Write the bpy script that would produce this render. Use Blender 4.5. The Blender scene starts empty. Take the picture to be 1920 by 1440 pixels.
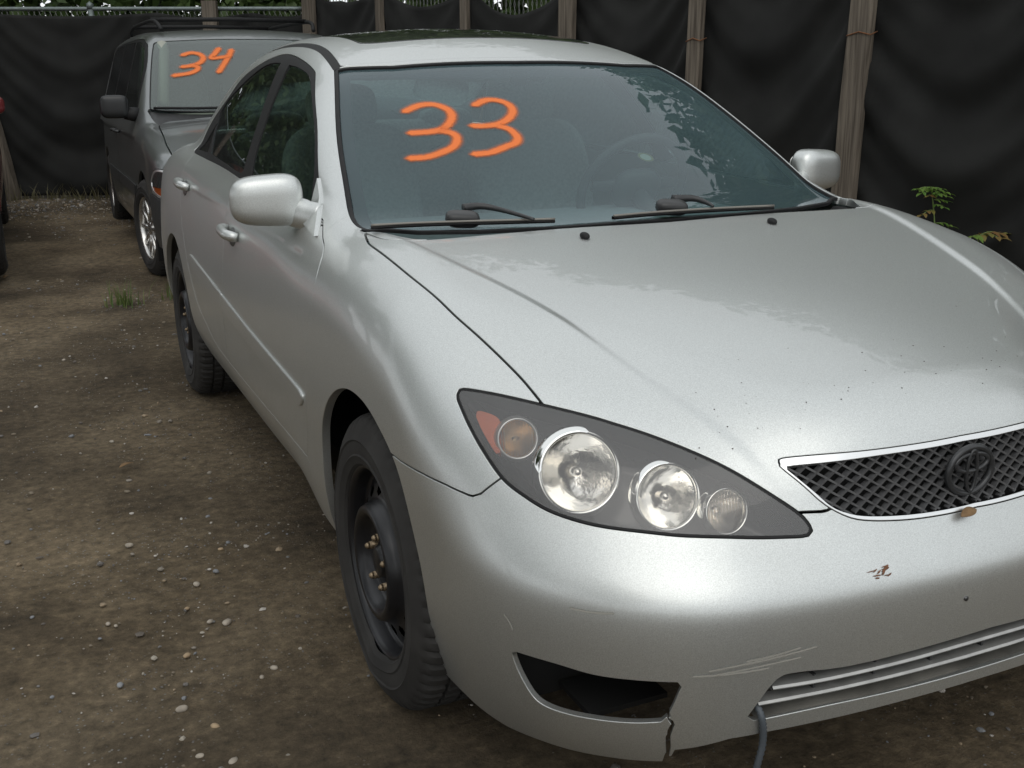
import bpy, math, random
import numpy as np
from mathutils import Vector, Matrix

# ------------------------------------------------------------------ camera, sky, sun, exposure
SC = bpy.context.scene
COL = SC.collection
random.seed(5); RNG = np.random.default_rng(5)
CAM = np.array([-1.4935, -2.1269, 1.3534])
cam = bpy.data.cameras.new('camera'); camo = bpy.data.objects.new('camera', cam); COL.objects.link(camo)
def cam_axes(pitch=-.2782, yaw=.4242, roll=-.0102):
    cz, sz, cx, sx = math.cos(yaw), math.sin(yaw), math.cos(pitch), math.sin(pitch)
    f = np.array([sz*cx, cz*cx, sx]); r = np.array([cz, -sz, 0]); u = np.cross(r, f)
    return math.cos(roll)*r+math.sin(roll)*u, -math.sin(roll)*r+math.cos(roll)*u, f
_r, _u, _f = cam_axes()
camo.matrix_world = Matrix(((_r[0], _u[0], -_f[0], CAM[0]), (_r[1], _u[1], -_f[1], CAM[1]), (_r[2], _u[2], -_f[2], CAM[2]), (0, 0, 0, 1)))
cam.sensor_width = 36; cam.lens = 2043.8/1920*36; cam.clip_start = .05; cam.clip_end = 900
SC.camera = camo
SUN_EL, SUN_AZ = math.radians(48), math.radians(203)      # azimuth clockwise from +y, seen from above
world = bpy.data.worlds.new('World'); SC.world = world; world.use_nodes = True
wn = world.node_tree.nodes; wl = world.node_tree.links
sky = wn.new('ShaderNodeTexSky'); sky.sky_type = 'NISHITA'; sky.sun_disc = False
sky.sun_elevation = SUN_EL; sky.sun_rotation = SUN_AZ; sky.air_density = 1.0; sky.dust_density = 2.0; sky.ozone_density = 1.0; sky.altitude = 100
hsv = wn.new('ShaderNodeHueSaturation'); hsv.inputs['Saturation'].default_value = .22
bg = wn['Background']; bg.inputs['Strength'].default_value = .14
cloud = wn.new('ShaderNodeMix'); cloud.data_type = 'RGBA'; cloud.inputs[0].default_value = .80; cloud.inputs[7].default_value = (6.9, 7.15, 7.3, 1)   # even overcast deck over the clear-sky model
wl.new(sky.outputs[0], hsv.inputs['Color']); wl.new(hsv.outputs[0], cloud.inputs[6]); wl.new(cloud.outputs[2], bg.inputs['Color'])
sun = bpy.data.lights.new('sun', 'SUN'); sun.energy = .5; sun.angle = math.radians(50); sun.color = (1, .95, .87)
suno = bpy.data.objects.new('sun', sun); COL.objects.link(suno)
_sd = Vector((math.sin(SUN_AZ)*math.cos(SUN_EL), math.cos(SUN_AZ)*math.cos(SUN_EL), math.sin(SUN_EL)))
suno.rotation_euler = _sd.to_track_quat('Z', 'Y').to_euler()
SC.view_settings.view_transform = 'Standard'; SC.view_settings.look = 'None'
SC.view_settings.exposure = 0.18; SC.view_settings.gamma = 1.0; SC.view_settings.use_curve_mapping = False
try:
    SC.cycles.max_bounces = 8; SC.cycles.transparent_max_bounces = 12; SC.cycles.use_denoising = True
except Exception: pass

# ------------------------------------------------------------------ body maths
# ---------- smooth 1-D curves and blends ----------
class Spl:
    """natural cubic spline through (x,y) pairs, linear outside"""
    def __init__(s,*p):
        p=np.array(p,float); s.x,s.y=p[:,0],p[:,1]; n=len(p); h=np.diff(s.x)
        A=np.eye(n); r=np.zeros(n)
        for i in range(1,n-1):
            A[i,i-1]=h[i-1];A[i,i]=2*(h[i-1]+h[i]);A[i,i+1]=h[i]
            r[i]=6*((s.y[i+1]-s.y[i])/h[i]-(s.y[i]-s.y[i-1])/h[i-1])
        s.m=np.linalg.solve(A,r); s.h=h
    def __call__(s,t):
        t=np.asarray(t,float); tc=np.clip(t,s.x[0],s.x[-1])
        i=np.clip(np.searchsorted(s.x,tc)-1,0,len(s.h)-1)
        h=s.h[i];a=(s.x[i+1]-tc);b=(tc-s.x[i]);m0,m1=s.m[i],s.m[i+1]
        v=m0*a**3/(6*h)+m1*b**3/(6*h)+(s.y[i]/h-m0*h/6)*a+(s.y[i+1]/h-m1*h/6)*b
        k0=(s.y[1]-s.y[0])/s.h[0]-s.h[0]*(2*s.m[0]+s.m[1])/6
        k1=(s.y[-1]-s.y[-2])/s.h[-1]+s.h[-1]*(s.m[-2]+2*s.m[-1])/6
        return v+np.where(t<s.x[0],k0*(t-s.x[0]),0)+np.where(t>s.x[-1],k1*(t-s.x[-1]),0)
def rmax(a,b,R,p=2.4):
    u=np.maximum(a+R,1e-9);v=np.maximum(b+R,1e-9)
    m=np.maximum(u,v); q=m*((u/m)**p+(v/m)**p)**(1/p)
    return np.where(np.maximum(a,b)<-R,np.maximum(a,b),q-R)
def rmin(a,b,R,p=2.2): return -rmax(-a,-b,R,p)
def sst(t): t=np.clip(t,0,1); return t*t*t*(t*(6*t-15)+10)
# ---------- sedan ----------
ZC=Spl((-.95,.66),(-.86,.725),(-.78,.775),(-.65,.825),(-.45,.880),(-.2,.930),(.05,.969),(.25,.995),(.5,1.01),(.9,1.02),(1.4,1.035),(2.0,1.065),(2.6,1.10),(3.05,1.12),(3.4,1.10),(3.75,1.07))
ZK=Spl((-.9,.16),(-.6,.125),(-.3,.047),(0,.012),(.3,.006),(.8,.035),(1.5,.045),(2.5,.04),(3.2,.08),(3.7,.12))   # crown
WP=Spl((-1.0,.74),(-.75,.80),(-.5,.848),(-.3,.872),(0,.888),(.4,.892),(1,.8975),(1.8,.8975),(2.4,.897),(2.75,.896),(3.2,.880),(3.5,.845),(3.9,.79))
WZ=Spl((.12,-.085),(.2,-.052),(.28,-.026),(.36,-.010),(.5,-.002),(.6,0),(.7,-.005),(.8,-.015),(.88,-.027),(.96,-.047),(1.04,-.075),(1.2,-.15))
SI=Spl((.1,.05),(.2,.045),(.27,.033),(.33,.018),(.39,.006),(.45,.001),(.55,0),(.7,0))
YZ=Spl((.15,.035),(.22,.012),(.3,.003),(.4,.0),(.48,.001),(.525,.009),(.56,.03),(.60,.060),(.66,.088),(.72,.105),(.8,.13),(1.0,.2))  # bumper profile, rearward
YS=Spl((.15,.035),(.22,.012),(.3,.003),(.4,.0),(.48,.001),(.525,.009),(.57,.028),(.63,.055),(.7,.075),(.8,.10),(1.0,.16))
YR=Spl((.15,-.10),(.3,-.03),(.5,0),(.65,-.01),(.8,-.06),(1.0,-.10),(1.15,-.15))
crease=Spl((-.95,.27),(-.75,.365),(-.69,.392),(-.49,.475),(-.18,.562),(.1,.64),(.34,.69),(.6,.74))
def hood_h(a,y):
    h=ZC(y)-ZK(y)*a*a*1.6
    fade=sst((.55-y)/.3)*sst((y+.88)/.12)
    return h-.0075*fade*(1-sst((a-crease(y)-.012)/.036+.5))
def F_low(a,y,z):
    T=(z-hood_h(a,y))*.93
    S=a-(WP(y)+WZ(z)-SI(z)*sst((y-.35)/.6)-.9*(YS(z)-.002)*sst((-.36-y)/.34))
    yF=-.885+.17*a*a+.10*a**4+YZ(z)+.85*.03*np.logaddexp(0,(z-.625)/.03)*sst((a-.12)/.5)
    Fr=(yF-y)*.95
    yR=3.87-.25*a*a+YR(z)
    Rr=y-yR
    B=rmax(S,Fr,.30,2.3)
    B=rmax(B,Rr,.22,2.4)
    R=.09+.08*sst((y+.75)/.5)-.08*sst((y-.35)/.7)
    return rmax(B,T,R,2.4)
ZR=Spl((.9,1.30),(1.08,1.388),(1.25,1.440),(1.5,1.488),(1.8,1.508),(2.1,1.504),(2.4,1.473),(2.7,1.41),(3.0,1.32))
def F_cab(a,y,z):
    T=z-(ZR(y)-.15*a*a)
    yb=.24+.43*a*a; cot=2.11-.6*a*a; t=(z-.98)/.4
    yw=yb+(z-.982)*cot-.035*4*t*(1-t)
    W=(yw-y)*.43
    pl=Spl((0,-.10),(.5,-.05),(1.0,-.01),(1.5,0),(2.0,0),(2.5,-.02),(3.0,-.07),(3.4,-.13))(y)
    S=(a-(.815+pl-(z-1.0)*.40-.35*(z-1.0)**2*np.sign(z-1.0)*(z>1)))*.93
    yr=3.08-.25*a*a-(z-1.1)*1.75
    Rr=(y-yr)*.5
    G=rmax(W,T,.035,2.2)
    G=rmax(G,Rr,.08,2.3)
    return np.maximum(rmax(G,S,.085,2.3),.955-z)
def F_car(X):
    a=np.sqrt(X[...,0]**2+1e-8);y=X[...,1];z=X[...,2]
    return rmin(F_low(a,y,z),F_cab(a,y,z),.035+.05*sst((a-.69)/.09)*sst((.95-y)/.40)*sst((y+.1)/.4)*sst((z-.88)/.09))
def grad(F,X,e=5e-4):
    g=np.empty(X.shape)
    for i in range(3):
        d=np.zeros(3);d[i]=e
        g[...,i]=(F(X+d)-F(X-d))/(2*e)
    return g
def project(F,X,n=4):
    for _ in range(n):
        g=grad(F,X); f=F(X)
        X=X-np.clip(f/np.maximum((g*g).sum(-1),.05),-.02,.02)[...,None]*g
    return X
def nrm(F,X):
    g=grad(F,X);return g/np.linalg.norm(g,axis=-1,keepdims=True)
def surface_nets(F,lo,hi,step):
    ax=[np.arange(l,h+step,step) for l,h in zip(lo,hi)]
    G=np.stack(np.meshgrid(*ax,indexing='ij'),-1)
    V=np.concatenate([F(G[i:i+24]) for i in range(0,len(ax[0]),24)])
    s=V<0; n=[len(q)-1 for q in ax]
    c=sum(s[i:n[0]+i,j:n[1]+j,k:n[2]+k].astype(np.int8) for i in(0,1) for j in(0,1) for k in(0,1))
    act=(c>0)&(c<8); idx=-np.ones(act.shape,int); ii=np.argwhere(act); idx[act]=np.arange(len(ii))
    P=np.array(lo)+(ii+.5)*step
    quads=[]
    for d in range(3):
        e1,e2=(d+1)%3,(d+2)%3
        sl0=[slice(None)]*3;sl1=[slice(None)]*3;sl0[d]=slice(0,-1);sl1[d]=slice(1,None)
        A=s[tuple(sl0)];B=s[tuple(sl1)]
        E=np.argwhere(A!=B); E=E[(E[:,e1]>0)&(E[:,e2]>0)&(E[:,e1]<n[e1])&(E[:,e2]<n[e2])]
        fl=A[tuple(E.T)]
        o1=np.zeros(3,int);o1[e1]=1;o2=np.zeros(3,int);o2[e2]=1
        q=np.stack([idx[tuple((E-o1-o2).T)],idx[tuple((E-o2).T)],idx[tuple(E.T)],idx[tuple((E-o1).T)]],1)
        q[~fl]=q[~fl][:,::-1]; quads.append(q)
    Q=np.concatenate(quads); Q=Q[(Q>=0).all(1)]
    return P,Q


D={
 'HL':[(-0.781, -0.3291, 0.7955), (-0.7403, -0.3786, 0.794), (-0.677, -0.448, 0.7841), (-0.6159, -0.5075, 0.7714), (-0.5767, -0.5469, 0.7605), (-0.539, -0.5856, 0.7488), (-0.491, -0.6387, 0.7297), (-0.4435, -0.6903, 0.7051), (-0.3948, -0.7389, 0.6703), (-0.3525, -0.7729, 0.6367), (-0.3408, -0.7864, 0.6194), (-0.3389, -0.7932, 0.61), (-0.3522, -0.7966, 0.6023), (-0.3883, -0.7891, 0.6034), (-0.456, -0.7709, 0.6082), (-0.5491, -0.7344, 0.6144), (-0.6048, -0.6998, 0.618), (-0.6569, -0.6579, 0.6201), (-0.6934, -0.6203, 0.6239), (-0.7286, -0.576, 0.633), (-0.7545, -0.5349, 0.649), (-0.7766, -0.4923, 0.6704), (-0.7908, -0.4391, 0.708), (-0.7968, -0.3882, 0.7427), (-0.7971, -0.3442, 0.772), (-0.7958, -0.331, 0.7815), (-0.7893, -0.3258, 0.7906)],
 'GRO':[(0.164, -0.7638, 0.7247), (0.0804, -0.7705, 0.7222), (-0.0548, -0.7722, 0.7205), (-0.1759, -0.7648, 0.7209), (-0.278, -0.7426, 0.72), (-0.3472, -0.719, 0.7165), (-0.3618, -0.7166, 0.7122), (-0.3608, -0.7248, 0.7031), (-0.3357, -0.7522, 0.6774), (-0.3065, -0.7776, 0.6456), (-0.2718, -0.7955, 0.6237), (-0.233, -0.8065, 0.6129), (-0.1507, -0.8184, 0.6042), (-0.0586, -0.8236, 0.6013), (0.0246, -0.8228, 0.6033), (0.1234, -0.8159, 0.6104)],
 'GRI':[(0.158, -0.7706, 0.714), (0.0766, -0.7751, 0.7139), (-0.0583, -0.7769, 0.7115), (-0.1792, -0.7695, 0.7121), (-0.2825, -0.7493, 0.7083), (-0.3471, -0.7286, 0.7051), (-0.3552, -0.7277, 0.7022), (-0.3202, -0.7634, 0.6661), (-0.2953, -0.7824, 0.6406), (-0.2685, -0.7939, 0.6273), (-0.231, -0.8036, 0.6183), (-0.148, -0.8148, 0.6103), (-0.0555, -0.8198, 0.6074), (0.0278, -0.8189, 0.6095), (0.1278, -0.8108, 0.6193)],
 'HGAP':[(-0.7361, 0.3986, 0.9884), (-0.7525, 0.3294, 0.9806), (-0.7589, 0.2565, 0.9735), (-0.7536, 0.0363, 0.9456), (-0.7414, -0.11, 0.9172), (-0.7332, -0.1833, 0.8958), (-0.7173, -0.2598, 0.8698), (-0.6912, -0.3722, 0.8226), (-0.6824, -0.4173, 0.8006), (-0.677, -0.448, 0.7841)],
 'HREAR':[(-0.7361, 0.3986, 0.9884), (-0.7179, 0.2672, 0.9875), (-0.6242, 0.2459, 0.9837), (-0.4816, 0.2461, 0.9851), (-0.2792, 0.2485, 0.9867), (-0.0091, 0.2325, 0.9857), (0.1686, 0.2324, 0.9854)],
 'HIN':[(-0.6456, -0.5599, 0.7199), (-0.5166, -0.6977, 0.6681), (-0.4272, -0.7559, 0.6353), (-0.3496, -0.7734, 0.6368), (-0.3071, -0.7836, 0.6344), (-0.2502, -0.7847, 0.6529), (-0.0823, -0.7965, 0.6579), (0.1135, -0.793, 0.6655)],
 'FOG':[(-0.8014, -0.5762, 0.3875), (-0.7554, -0.6522, 0.39), (-0.7087, -0.7081, 0.3858), (-0.6597, -0.7538, 0.388), (-0.5905, -0.8003, 0.3915), (-0.5974, -0.795, 0.3657), (-0.6075, -0.7855, 0.3269), (-0.6171, -0.777, 0.3094), (-0.6504, -0.7504, 0.301), (-0.6927, -0.709, 0.2935), (-0.7415, -0.6473, 0.2875), (-0.7676, -0.61, 0.2954), (-0.7854, -0.5913, 0.3287), (-0.7965, -0.5804, 0.3624)],
 'LOW':[(-0.4892, -0.8358, 0.3165), (-0.4694, -0.8415, 0.3467), (-0.442, -0.8477, 0.3828), (-0.4091, -0.8536, 0.3915), (-0.3074, -0.8678, 0.3853), (-0.133, -0.8818, 0.3904), (0.1, -0.8847, 0.3981), (0.1, -0.8827, 0.314), (-0.1835, -0.8768, 0.314), (-0.3419, -0.8613, 0.314), (-0.4692, -0.8401, 0.3084), (-0.486, -0.8363, 0.3109)],
 'WSL':[(-0.5705, 1.1914, 1.3682), (-0.6624, 0.8718, 1.2062), (-0.7097, 0.6571, 1.0789), (-0.7338, 0.5155, 1.0055), (-0.7361, 0.3986, 0.9884)],
 'WST':[(-0.5705, 1.1914, 1.3682), (-0.4013, 1.1391, 1.379), (-0.2216, 1.1305, 1.3887), (-0.0021, 1.1218, 1.3908), (0.2353, 1.1262, 1.3864)],
 'DLO':[(-0.7943, 0.5777, 0.9848), (-0.7664, 0.6823, 1.0329), (-0.7359, 0.8059, 1.1173), (-0.6854, 0.984, 1.2302), (-0.6236, 1.2135, 1.338), (-0.5997, 1.3357, 1.3742), (-0.5835, 1.5493, 1.4059), (-0.5714, 1.7598, 1.4232), (-0.577, 1.9245, 1.4189), (-0.5981, 2.1041, 1.3936), (-0.6306, 2.3346, 1.3363), (-0.6708, 2.4404, 1.2606), (-0.7121, 2.6167, 1.1621), (-0.7761, 2.6822, 1.0546), (-0.7858, 2.6237, 1.0474), (-0.7995, 1.9562, 1.0399), (-0.8046, 1.5962, 1.0268)],
 'FWIN':[(-0.6059, 1.6165, 1.3867), (-0.6112, 1.4454, 1.3735), (-0.63, 1.2586, 1.338), (-0.6907, 1.0051, 1.2297), (-0.7415, 0.8297, 1.1158), (-0.7743, 0.7504, 1.0336), (-0.806, 0.6554, 0.9832)],
 'FWINR':[(-0.6059, 1.6165, 1.3867), (-0.7006, 1.5484, 1.2375), (-0.7696, 1.4813, 1.1039), (-0.7958, 1.4244, 1.045)],
 'RWIN':[(-0.6007, 1.7534, 1.3951), (-0.6043, 1.9664, 1.3903), (-0.6362, 2.1917, 1.3366), (-0.677, 2.4097, 1.2531), (-0.7143, 2.432, 1.1833), (-0.78, 2.261, 1.0665), (-0.7931, 1.9005, 1.0548), (-0.7981, 1.6149, 1.0426), (-0.7932, 1.5636, 1.0531), (-0.7165, 1.6315, 1.2097)],
 'QWIN':[(-0.7224, 2.4157, 1.1696), (-0.7496, 2.4985, 1.1043), (-0.7695, 2.6085, 1.0629), (-0.7776, 2.3366, 1.066)],
 'S1':[(-0.4542, 0.8871, 1.2582), (-0.4048, 0.9044, 1.273), (-0.3613, 0.8979, 1.2743), (-0.3337, 0.8655, 1.2605), (-0.3348, 0.8314, 1.2431), (-0.3578, 0.7988, 1.224), (-0.3885, 0.7787, 1.2102), (-0.4253, 0.7775, 1.2051), (-0.4746, 0.7864, 1.2032)],
 'S2':[(-0.3959, 0.7775, 1.2087), (-0.3646, 0.7545, 1.2002), (-0.3618, 0.727, 1.1862), (-0.385, 0.6976, 1.1681), (-0.4244, 0.6824, 1.1552), (-0.4705, 0.6751, 1.145), (-0.5155, 0.6837, 1.1427)],
 'S3':[(-0.246, 0.8733, 1.2715), (-0.2047, 0.8927, 1.2837), (-0.1705, 0.8882, 1.2832), (-0.1453, 0.8644, 1.2724), (-0.1464, 0.8286, 1.2544), (-0.1747, 0.7932, 1.2352), (-0.2173, 0.7706, 1.2212), (-0.259, 0.7683, 1.2171), (-0.2935, 0.7751, 1.2178)],
 'S4':[(-0.2213, 0.7617, 1.2164), (-0.1964, 0.7392, 1.2063), (-0.1907, 0.7015, 1.187), (-0.2077, 0.6772, 1.1733), (-0.2417, 0.6655, 1.1649), (-0.294, 0.6497, 1.1523), (-0.3407, 0.6519, 1.1489)],
 'NOZ':[(-0.2368, 0.1661, 0.9773), (0.3161, 0.1718, 0.9776)],
 'STK':[(0.16, 0.5874, 1.1287)],
 'WB1':[(-0.724, 0.3689, 0.9912), (-0.6498, 0.3514, 0.9922), (-0.5547, 0.3328, 0.992), (-0.4206, 0.3024, 0.9908), (-0.2888, 0.2759, 0.9892)],
 'WB2':[(-0.131, 0.2627, 0.9886), (-0.0099, 0.2697, 0.9896), (0.1595, 0.2677, 0.989), (0.3557, 0.2554, 0.9869)],
 'WA1':[(-0.4794, 0.4052, 1.0075), (-0.4348, 0.4016, 1.0104), (-0.3933, 0.3635, 1.0015), (-0.3565, 0.256, 0.987)],
 'WA2':[(0.0841, 0.3354, 1.0058), (0.1445, 0.3335, 1.0039), (0.1662, 0.3025, 0.9946), (0.1627, 0.2601, 0.9883)],
 'WH':[(-0.5042, 0.3514, 0.9942), (0.0605, 0.3004, 0.9956)],
 'HAND':[(-0.8729, 1.3814, 0.8737), (-0.8579, 2.4226, 0.9345)],
 'DIRT':[(-0.2424, -0.8586, 0.539)],
 'LEAFB':[(-0.0302, -0.8301, 0.5925)],
 'HOLE':[(-0.0698, -0.8838, 0.4662)],
 'LAMP':[(-0.7367, -0.4605, 0.7404), (-0.6663, -0.5659, 0.7018), (-0.5485, -0.6749, 0.6751), (-0.4642, -0.7327, 0.6515)],
 'AMB':[(-0.781, -0.3691, 0.7705), (-0.7662, -0.3865, 0.7713), (-0.7522, -0.4144, 0.7631), (-0.7644, -0.4435, 0.7314), (-0.7751, -0.4553, 0.7107), (-0.7819, -0.4218, 0.7324), (-0.7839, -0.3905, 0.7537)],
 'EMB':[(0.006, -0.7956, 0.6642)],
 'SL1':[(-0.4462, -0.8468, 0.3754), (-0.3392, -0.8637, 0.375), (-0.1922, -0.8782, 0.3783), (-0.0683, -0.8839, 0.382), (-0.0386, -0.8845, 0.3825)],
 'SL2':[(-0.4697, -0.8415, 0.3498), (-0.337, -0.8634, 0.353), (-0.2015, -0.877, 0.3552), (-0.0642, -0.8834, 0.3566), (-0.0343, -0.8839, 0.3569)],
 'SC1':[(-0.542, -0.8228, 0.4059), (-0.4767, -0.8413, 0.413), (-0.4015, -0.8552, 0.4192)],
 'SC2':[(-0.53, -0.8272, 0.417), (-0.4588, -0.8449, 0.4242), (-0.3732, -0.8595, 0.4343)],
 'SC3':[(-0.5779, -0.8072, 0.4028), (-0.5123, -0.8326, 0.4056), (-0.4579, -0.8451, 0.4082)],
 'SC4':[(-0.4956, -0.8372, 0.4254), (-0.4405, -0.8484, 0.4312), (-0.4027, -0.8549, 0.4371)],
 'SC5':[(-0.8085, -0.5688, 0.4534), (-0.8032, -0.5792, 0.4429), (-0.7998, -0.5849, 0.4306)],
 'SC6':[(-0.7361, -0.6767, 0.5001), (-0.7113, -0.7048, 0.5), (-0.6853, -0.7295, 0.504)],
 'SC7':[(-0.5546, -0.8179, 0.4124), (-0.5043, -0.8349, 0.4205), (-0.4311, -0.8501, 0.4318)],
 'WIRE':[(-0.4666, -0.8412, 0.3225)],
 'ROOFL':[(-0.5136, 1.6502, 1.4554), (-0.5215, 1.4554, 1.4355), (-0.5339, 1.3149, 1.4085), (-0.5578, 1.189, 1.3727)],
}


# ------------------------------------------------------------------ mesh helpers
def mk(name, V, polys, mat=None, parent=None, N=None, smooth=True):
    """one mesh object from vertices and a list of face arrays (n,3)/(n,4) or ragged lists"""
    me = bpy.data.meshes.new(name)
    V = np.asarray(V, float).reshape(-1, 3)
    if isinstance(polys, np.ndarray): polys = [polys]
    loops, tot = [], []
    for p in polys:
        if isinstance(p, np.ndarray):
            loops.append(p.ravel()); tot.append(np.full(len(p), p.shape[1]))
        else:
            loops.append(np.array(p)); tot.append(np.array([len(p)]))
    loops = np.concatenate(loops).astype(np.int32); tot = np.concatenate(tot).astype(np.int32)
    me.vertices.add(len(V)); me.vertices.foreach_set('co', V.astype(np.float32).ravel())
    me.loops.add(len(loops)); me.loops.foreach_set('vertex_index', loops)
    me.polygons.add(len(tot)); st = np.concatenate([[0], np.cumsum(tot)[:-1]]).astype(np.int32)
    me.polygons.foreach_set('loop_start', st); me.polygons.foreach_set('loop_total', tot)
    me.polygons.foreach_set('use_smooth', np.full(len(tot), bool(smooth)))
    me.update(calc_edges=True); me.validate()
    if N is not None and len(me.vertices) == len(N):
        me.normals_split_custom_set_from_vertices([tuple(n) for n in N])
    o = bpy.data.objects.new(name, me); COL.objects.link(o)
    if mat is not None: me.materials.append(mat)
    if parent is not None: o.parent = parent
    return o
def tag(o, label=None, cat=None, group=None, kind=None):
    if label: o['label'] = label
    if cat: o['category'] = cat
    if group: o['group'] = group
    if kind: o['kind'] = kind
    return o
def empty(name, loc=(0, 0, 0), rz=0):
    o = bpy.data.objects.new(name, None); o.empty_display_size = .2; COL.objects.link(o)
    o.location = loc; o.rotation_euler = (0, 0, rz); return o
class MB:
    """collects pieces for one mesh"""
    def __init__(s): s.V = []; s.P = []; s.n = 0
    def add(s, V, polys):
        V = np.asarray(V, float).reshape(-1, 3)
        for p in polys: s.P.append(np.asarray(p)+s.n if isinstance(p, np.ndarray) else [i+s.n for i in p])
        s.V.append(V); s.n += len(V); return s
    def box(s, c, d, R=None):
        c = np.array(c, float); d = np.array(d, float)/2
        v = np.array([[x, y, z] for x in (-1, 1) for y in (-1, 1) for z in (-1, 1)], float)*d
        if R is not None: v = v@np.array(R).T
        q = np.array([[0, 1, 3, 2], [4, 6, 7, 5], [0, 4, 5, 1], [2, 3, 7, 6], [0, 2, 6, 4], [1, 5, 7, 3]])
        return s.add(v+c, [q])
    def tube(s, pts, r, n=8, caps=True, flat=None):
        pts = np.asarray(pts, float); m = len(pts); r = np.broadcast_to(np.asarray(r, float), (m,))
        t = np.gradient(pts, axis=0); t /= np.linalg.norm(t, axis=1, keepdims=True)+1e-12
        a = np.array([0, 0, 1.]) if abs(t[0, 2]) < .9 else np.array([1., 0, 0])
        V = []
        for i in range(m):
            a = a-t[i]*(a@t[i]); a /= np.linalg.norm(a)+1e-12; b = np.cross(t[i], a)
            for k in range(n):
                w = 2*math.pi*k/n
                V.append(pts[i]+r[i]*(math.cos(w)*a*(flat or 1)+math.sin(w)*b))
        Q = np.array([[i*n+k, i*n+(k+1) % n, (i+1)*n+(k+1) % n, (i+1)*n+k] for i in range(m-1) for k in range(n)])
        P = [Q]
        if caps: P += [list(range(n))[::-1], [(m-1)*n+k for k in range(n)]]
        return s.add(V, P)
    def lathe(s, prof, n, M=None, closed=False):
        """profile (r, w) turned round the w axis; M maps (w-axis -> world): 3x4 rows"""
        prof = np.asarray(prof, float); m = len(prof)
        w = np.arange(n)*2*math.pi/n
        V = np.stack([prof[:, None, 1]*np.ones(n), prof[:, None, 0]*np.cos(w), prof[:, None, 0]*np.sin(w)], -1).reshape(-1, 3)
        if M is not None: V = V@M[:, :3].T+M[:, 3]
        k = np.arange(n); Q = []
        for i in range(m-1 if not closed else m):
            j = (i+1) % m
            Q.append(np.stack([i*n+k, i*n+(k+1) % n, j*n+(k+1) % n, j*n+k], 1))
        return s.add(V, [np.concatenate(Q)])
    def sell(s, c, d, e1=1., e2=1., R=None, nu=28, nv=16):
        """superellipsoid"""
        c = np.array(c, float)
        u = np.arange(nu)*2*math.pi/nu; v = np.linspace(-math.pi/2, math.pi/2, nv)
        sp = lambda t, e: np.sign(t)*np.abs(t)**e
        U, W = np.meshgrid(u, v)
        P = np.stack([sp(np.cos(W), e1)*sp(np.cos(U), e2)*d[0], sp(np.cos(W), e1)*sp(np.sin(U), e2)*d[1], sp(np.sin(W), e1)*d[2]], -1).reshape(-1, 3)
        if R is not None: P = P@np.array(R).T
        k = np.arange(nu)
        Q = np.concatenate([np.stack([i*nu+k, i*nu+(k+1) % nu, (i+1)*nu+(k+1) % nu, (i+1)*nu+k], 1) for i in range(nv-1)])
        return s.add(P+c, [Q])
    def build(s, name, mat, parent=None, smooth=True):
        return mk(name, np.concatenate(s.V), s.P, mat, parent, smooth=smooth)
def rotm(ax, deg):
    return np.array(Matrix.Rotation(math.radians(deg), 3, ax))
def bevel(o, w=.004, seg=2, ang=40):
    m = o.modifiers.new('bevel', 'BEVEL'); m.width = w; m.segments = seg; m.limit_method = 'ANGLE'; m.angle_limit = math.radians(ang); return o
def catmull(P, n=6, closed=False):
    P = np.asarray(P, float); m = len(P); out = []
    g = lambda i: P[i % m] if closed else P[min(max(i, 0), m-1)]
    for i in range(m if closed else m-1):
        a, b, c, d = g(i-1), g(i), g(i+1), g(i+2)
        for t in np.arange(n)/n:
            out.append(.5*(2*b+(c-a)*t+(2*a-5*b+4*c-d)*t*t+(3*b-a-3*c+d)*t**3))
    if not closed: out.append(P[-1])
    return np.array(out)
def smooth_poly(P, corners=(), n=5):
    """closed outline, Catmull-Rom between the listed corner indices"""
    P = np.asarray(P, float)
    if not corners: return catmull(P, n, True)
    cs = sorted(c % len(P) for c in corners); out = []
    for a, b in zip(cs, cs[1:]+[cs[0]+len(P)]):
        seg = np.array([P[i % len(P)] for i in range(a, b+1)])
        out.append(catmull(seg, n)[:-1] if len(seg) > 2 else seg[:1])
    return np.concatenate(out)

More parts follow.
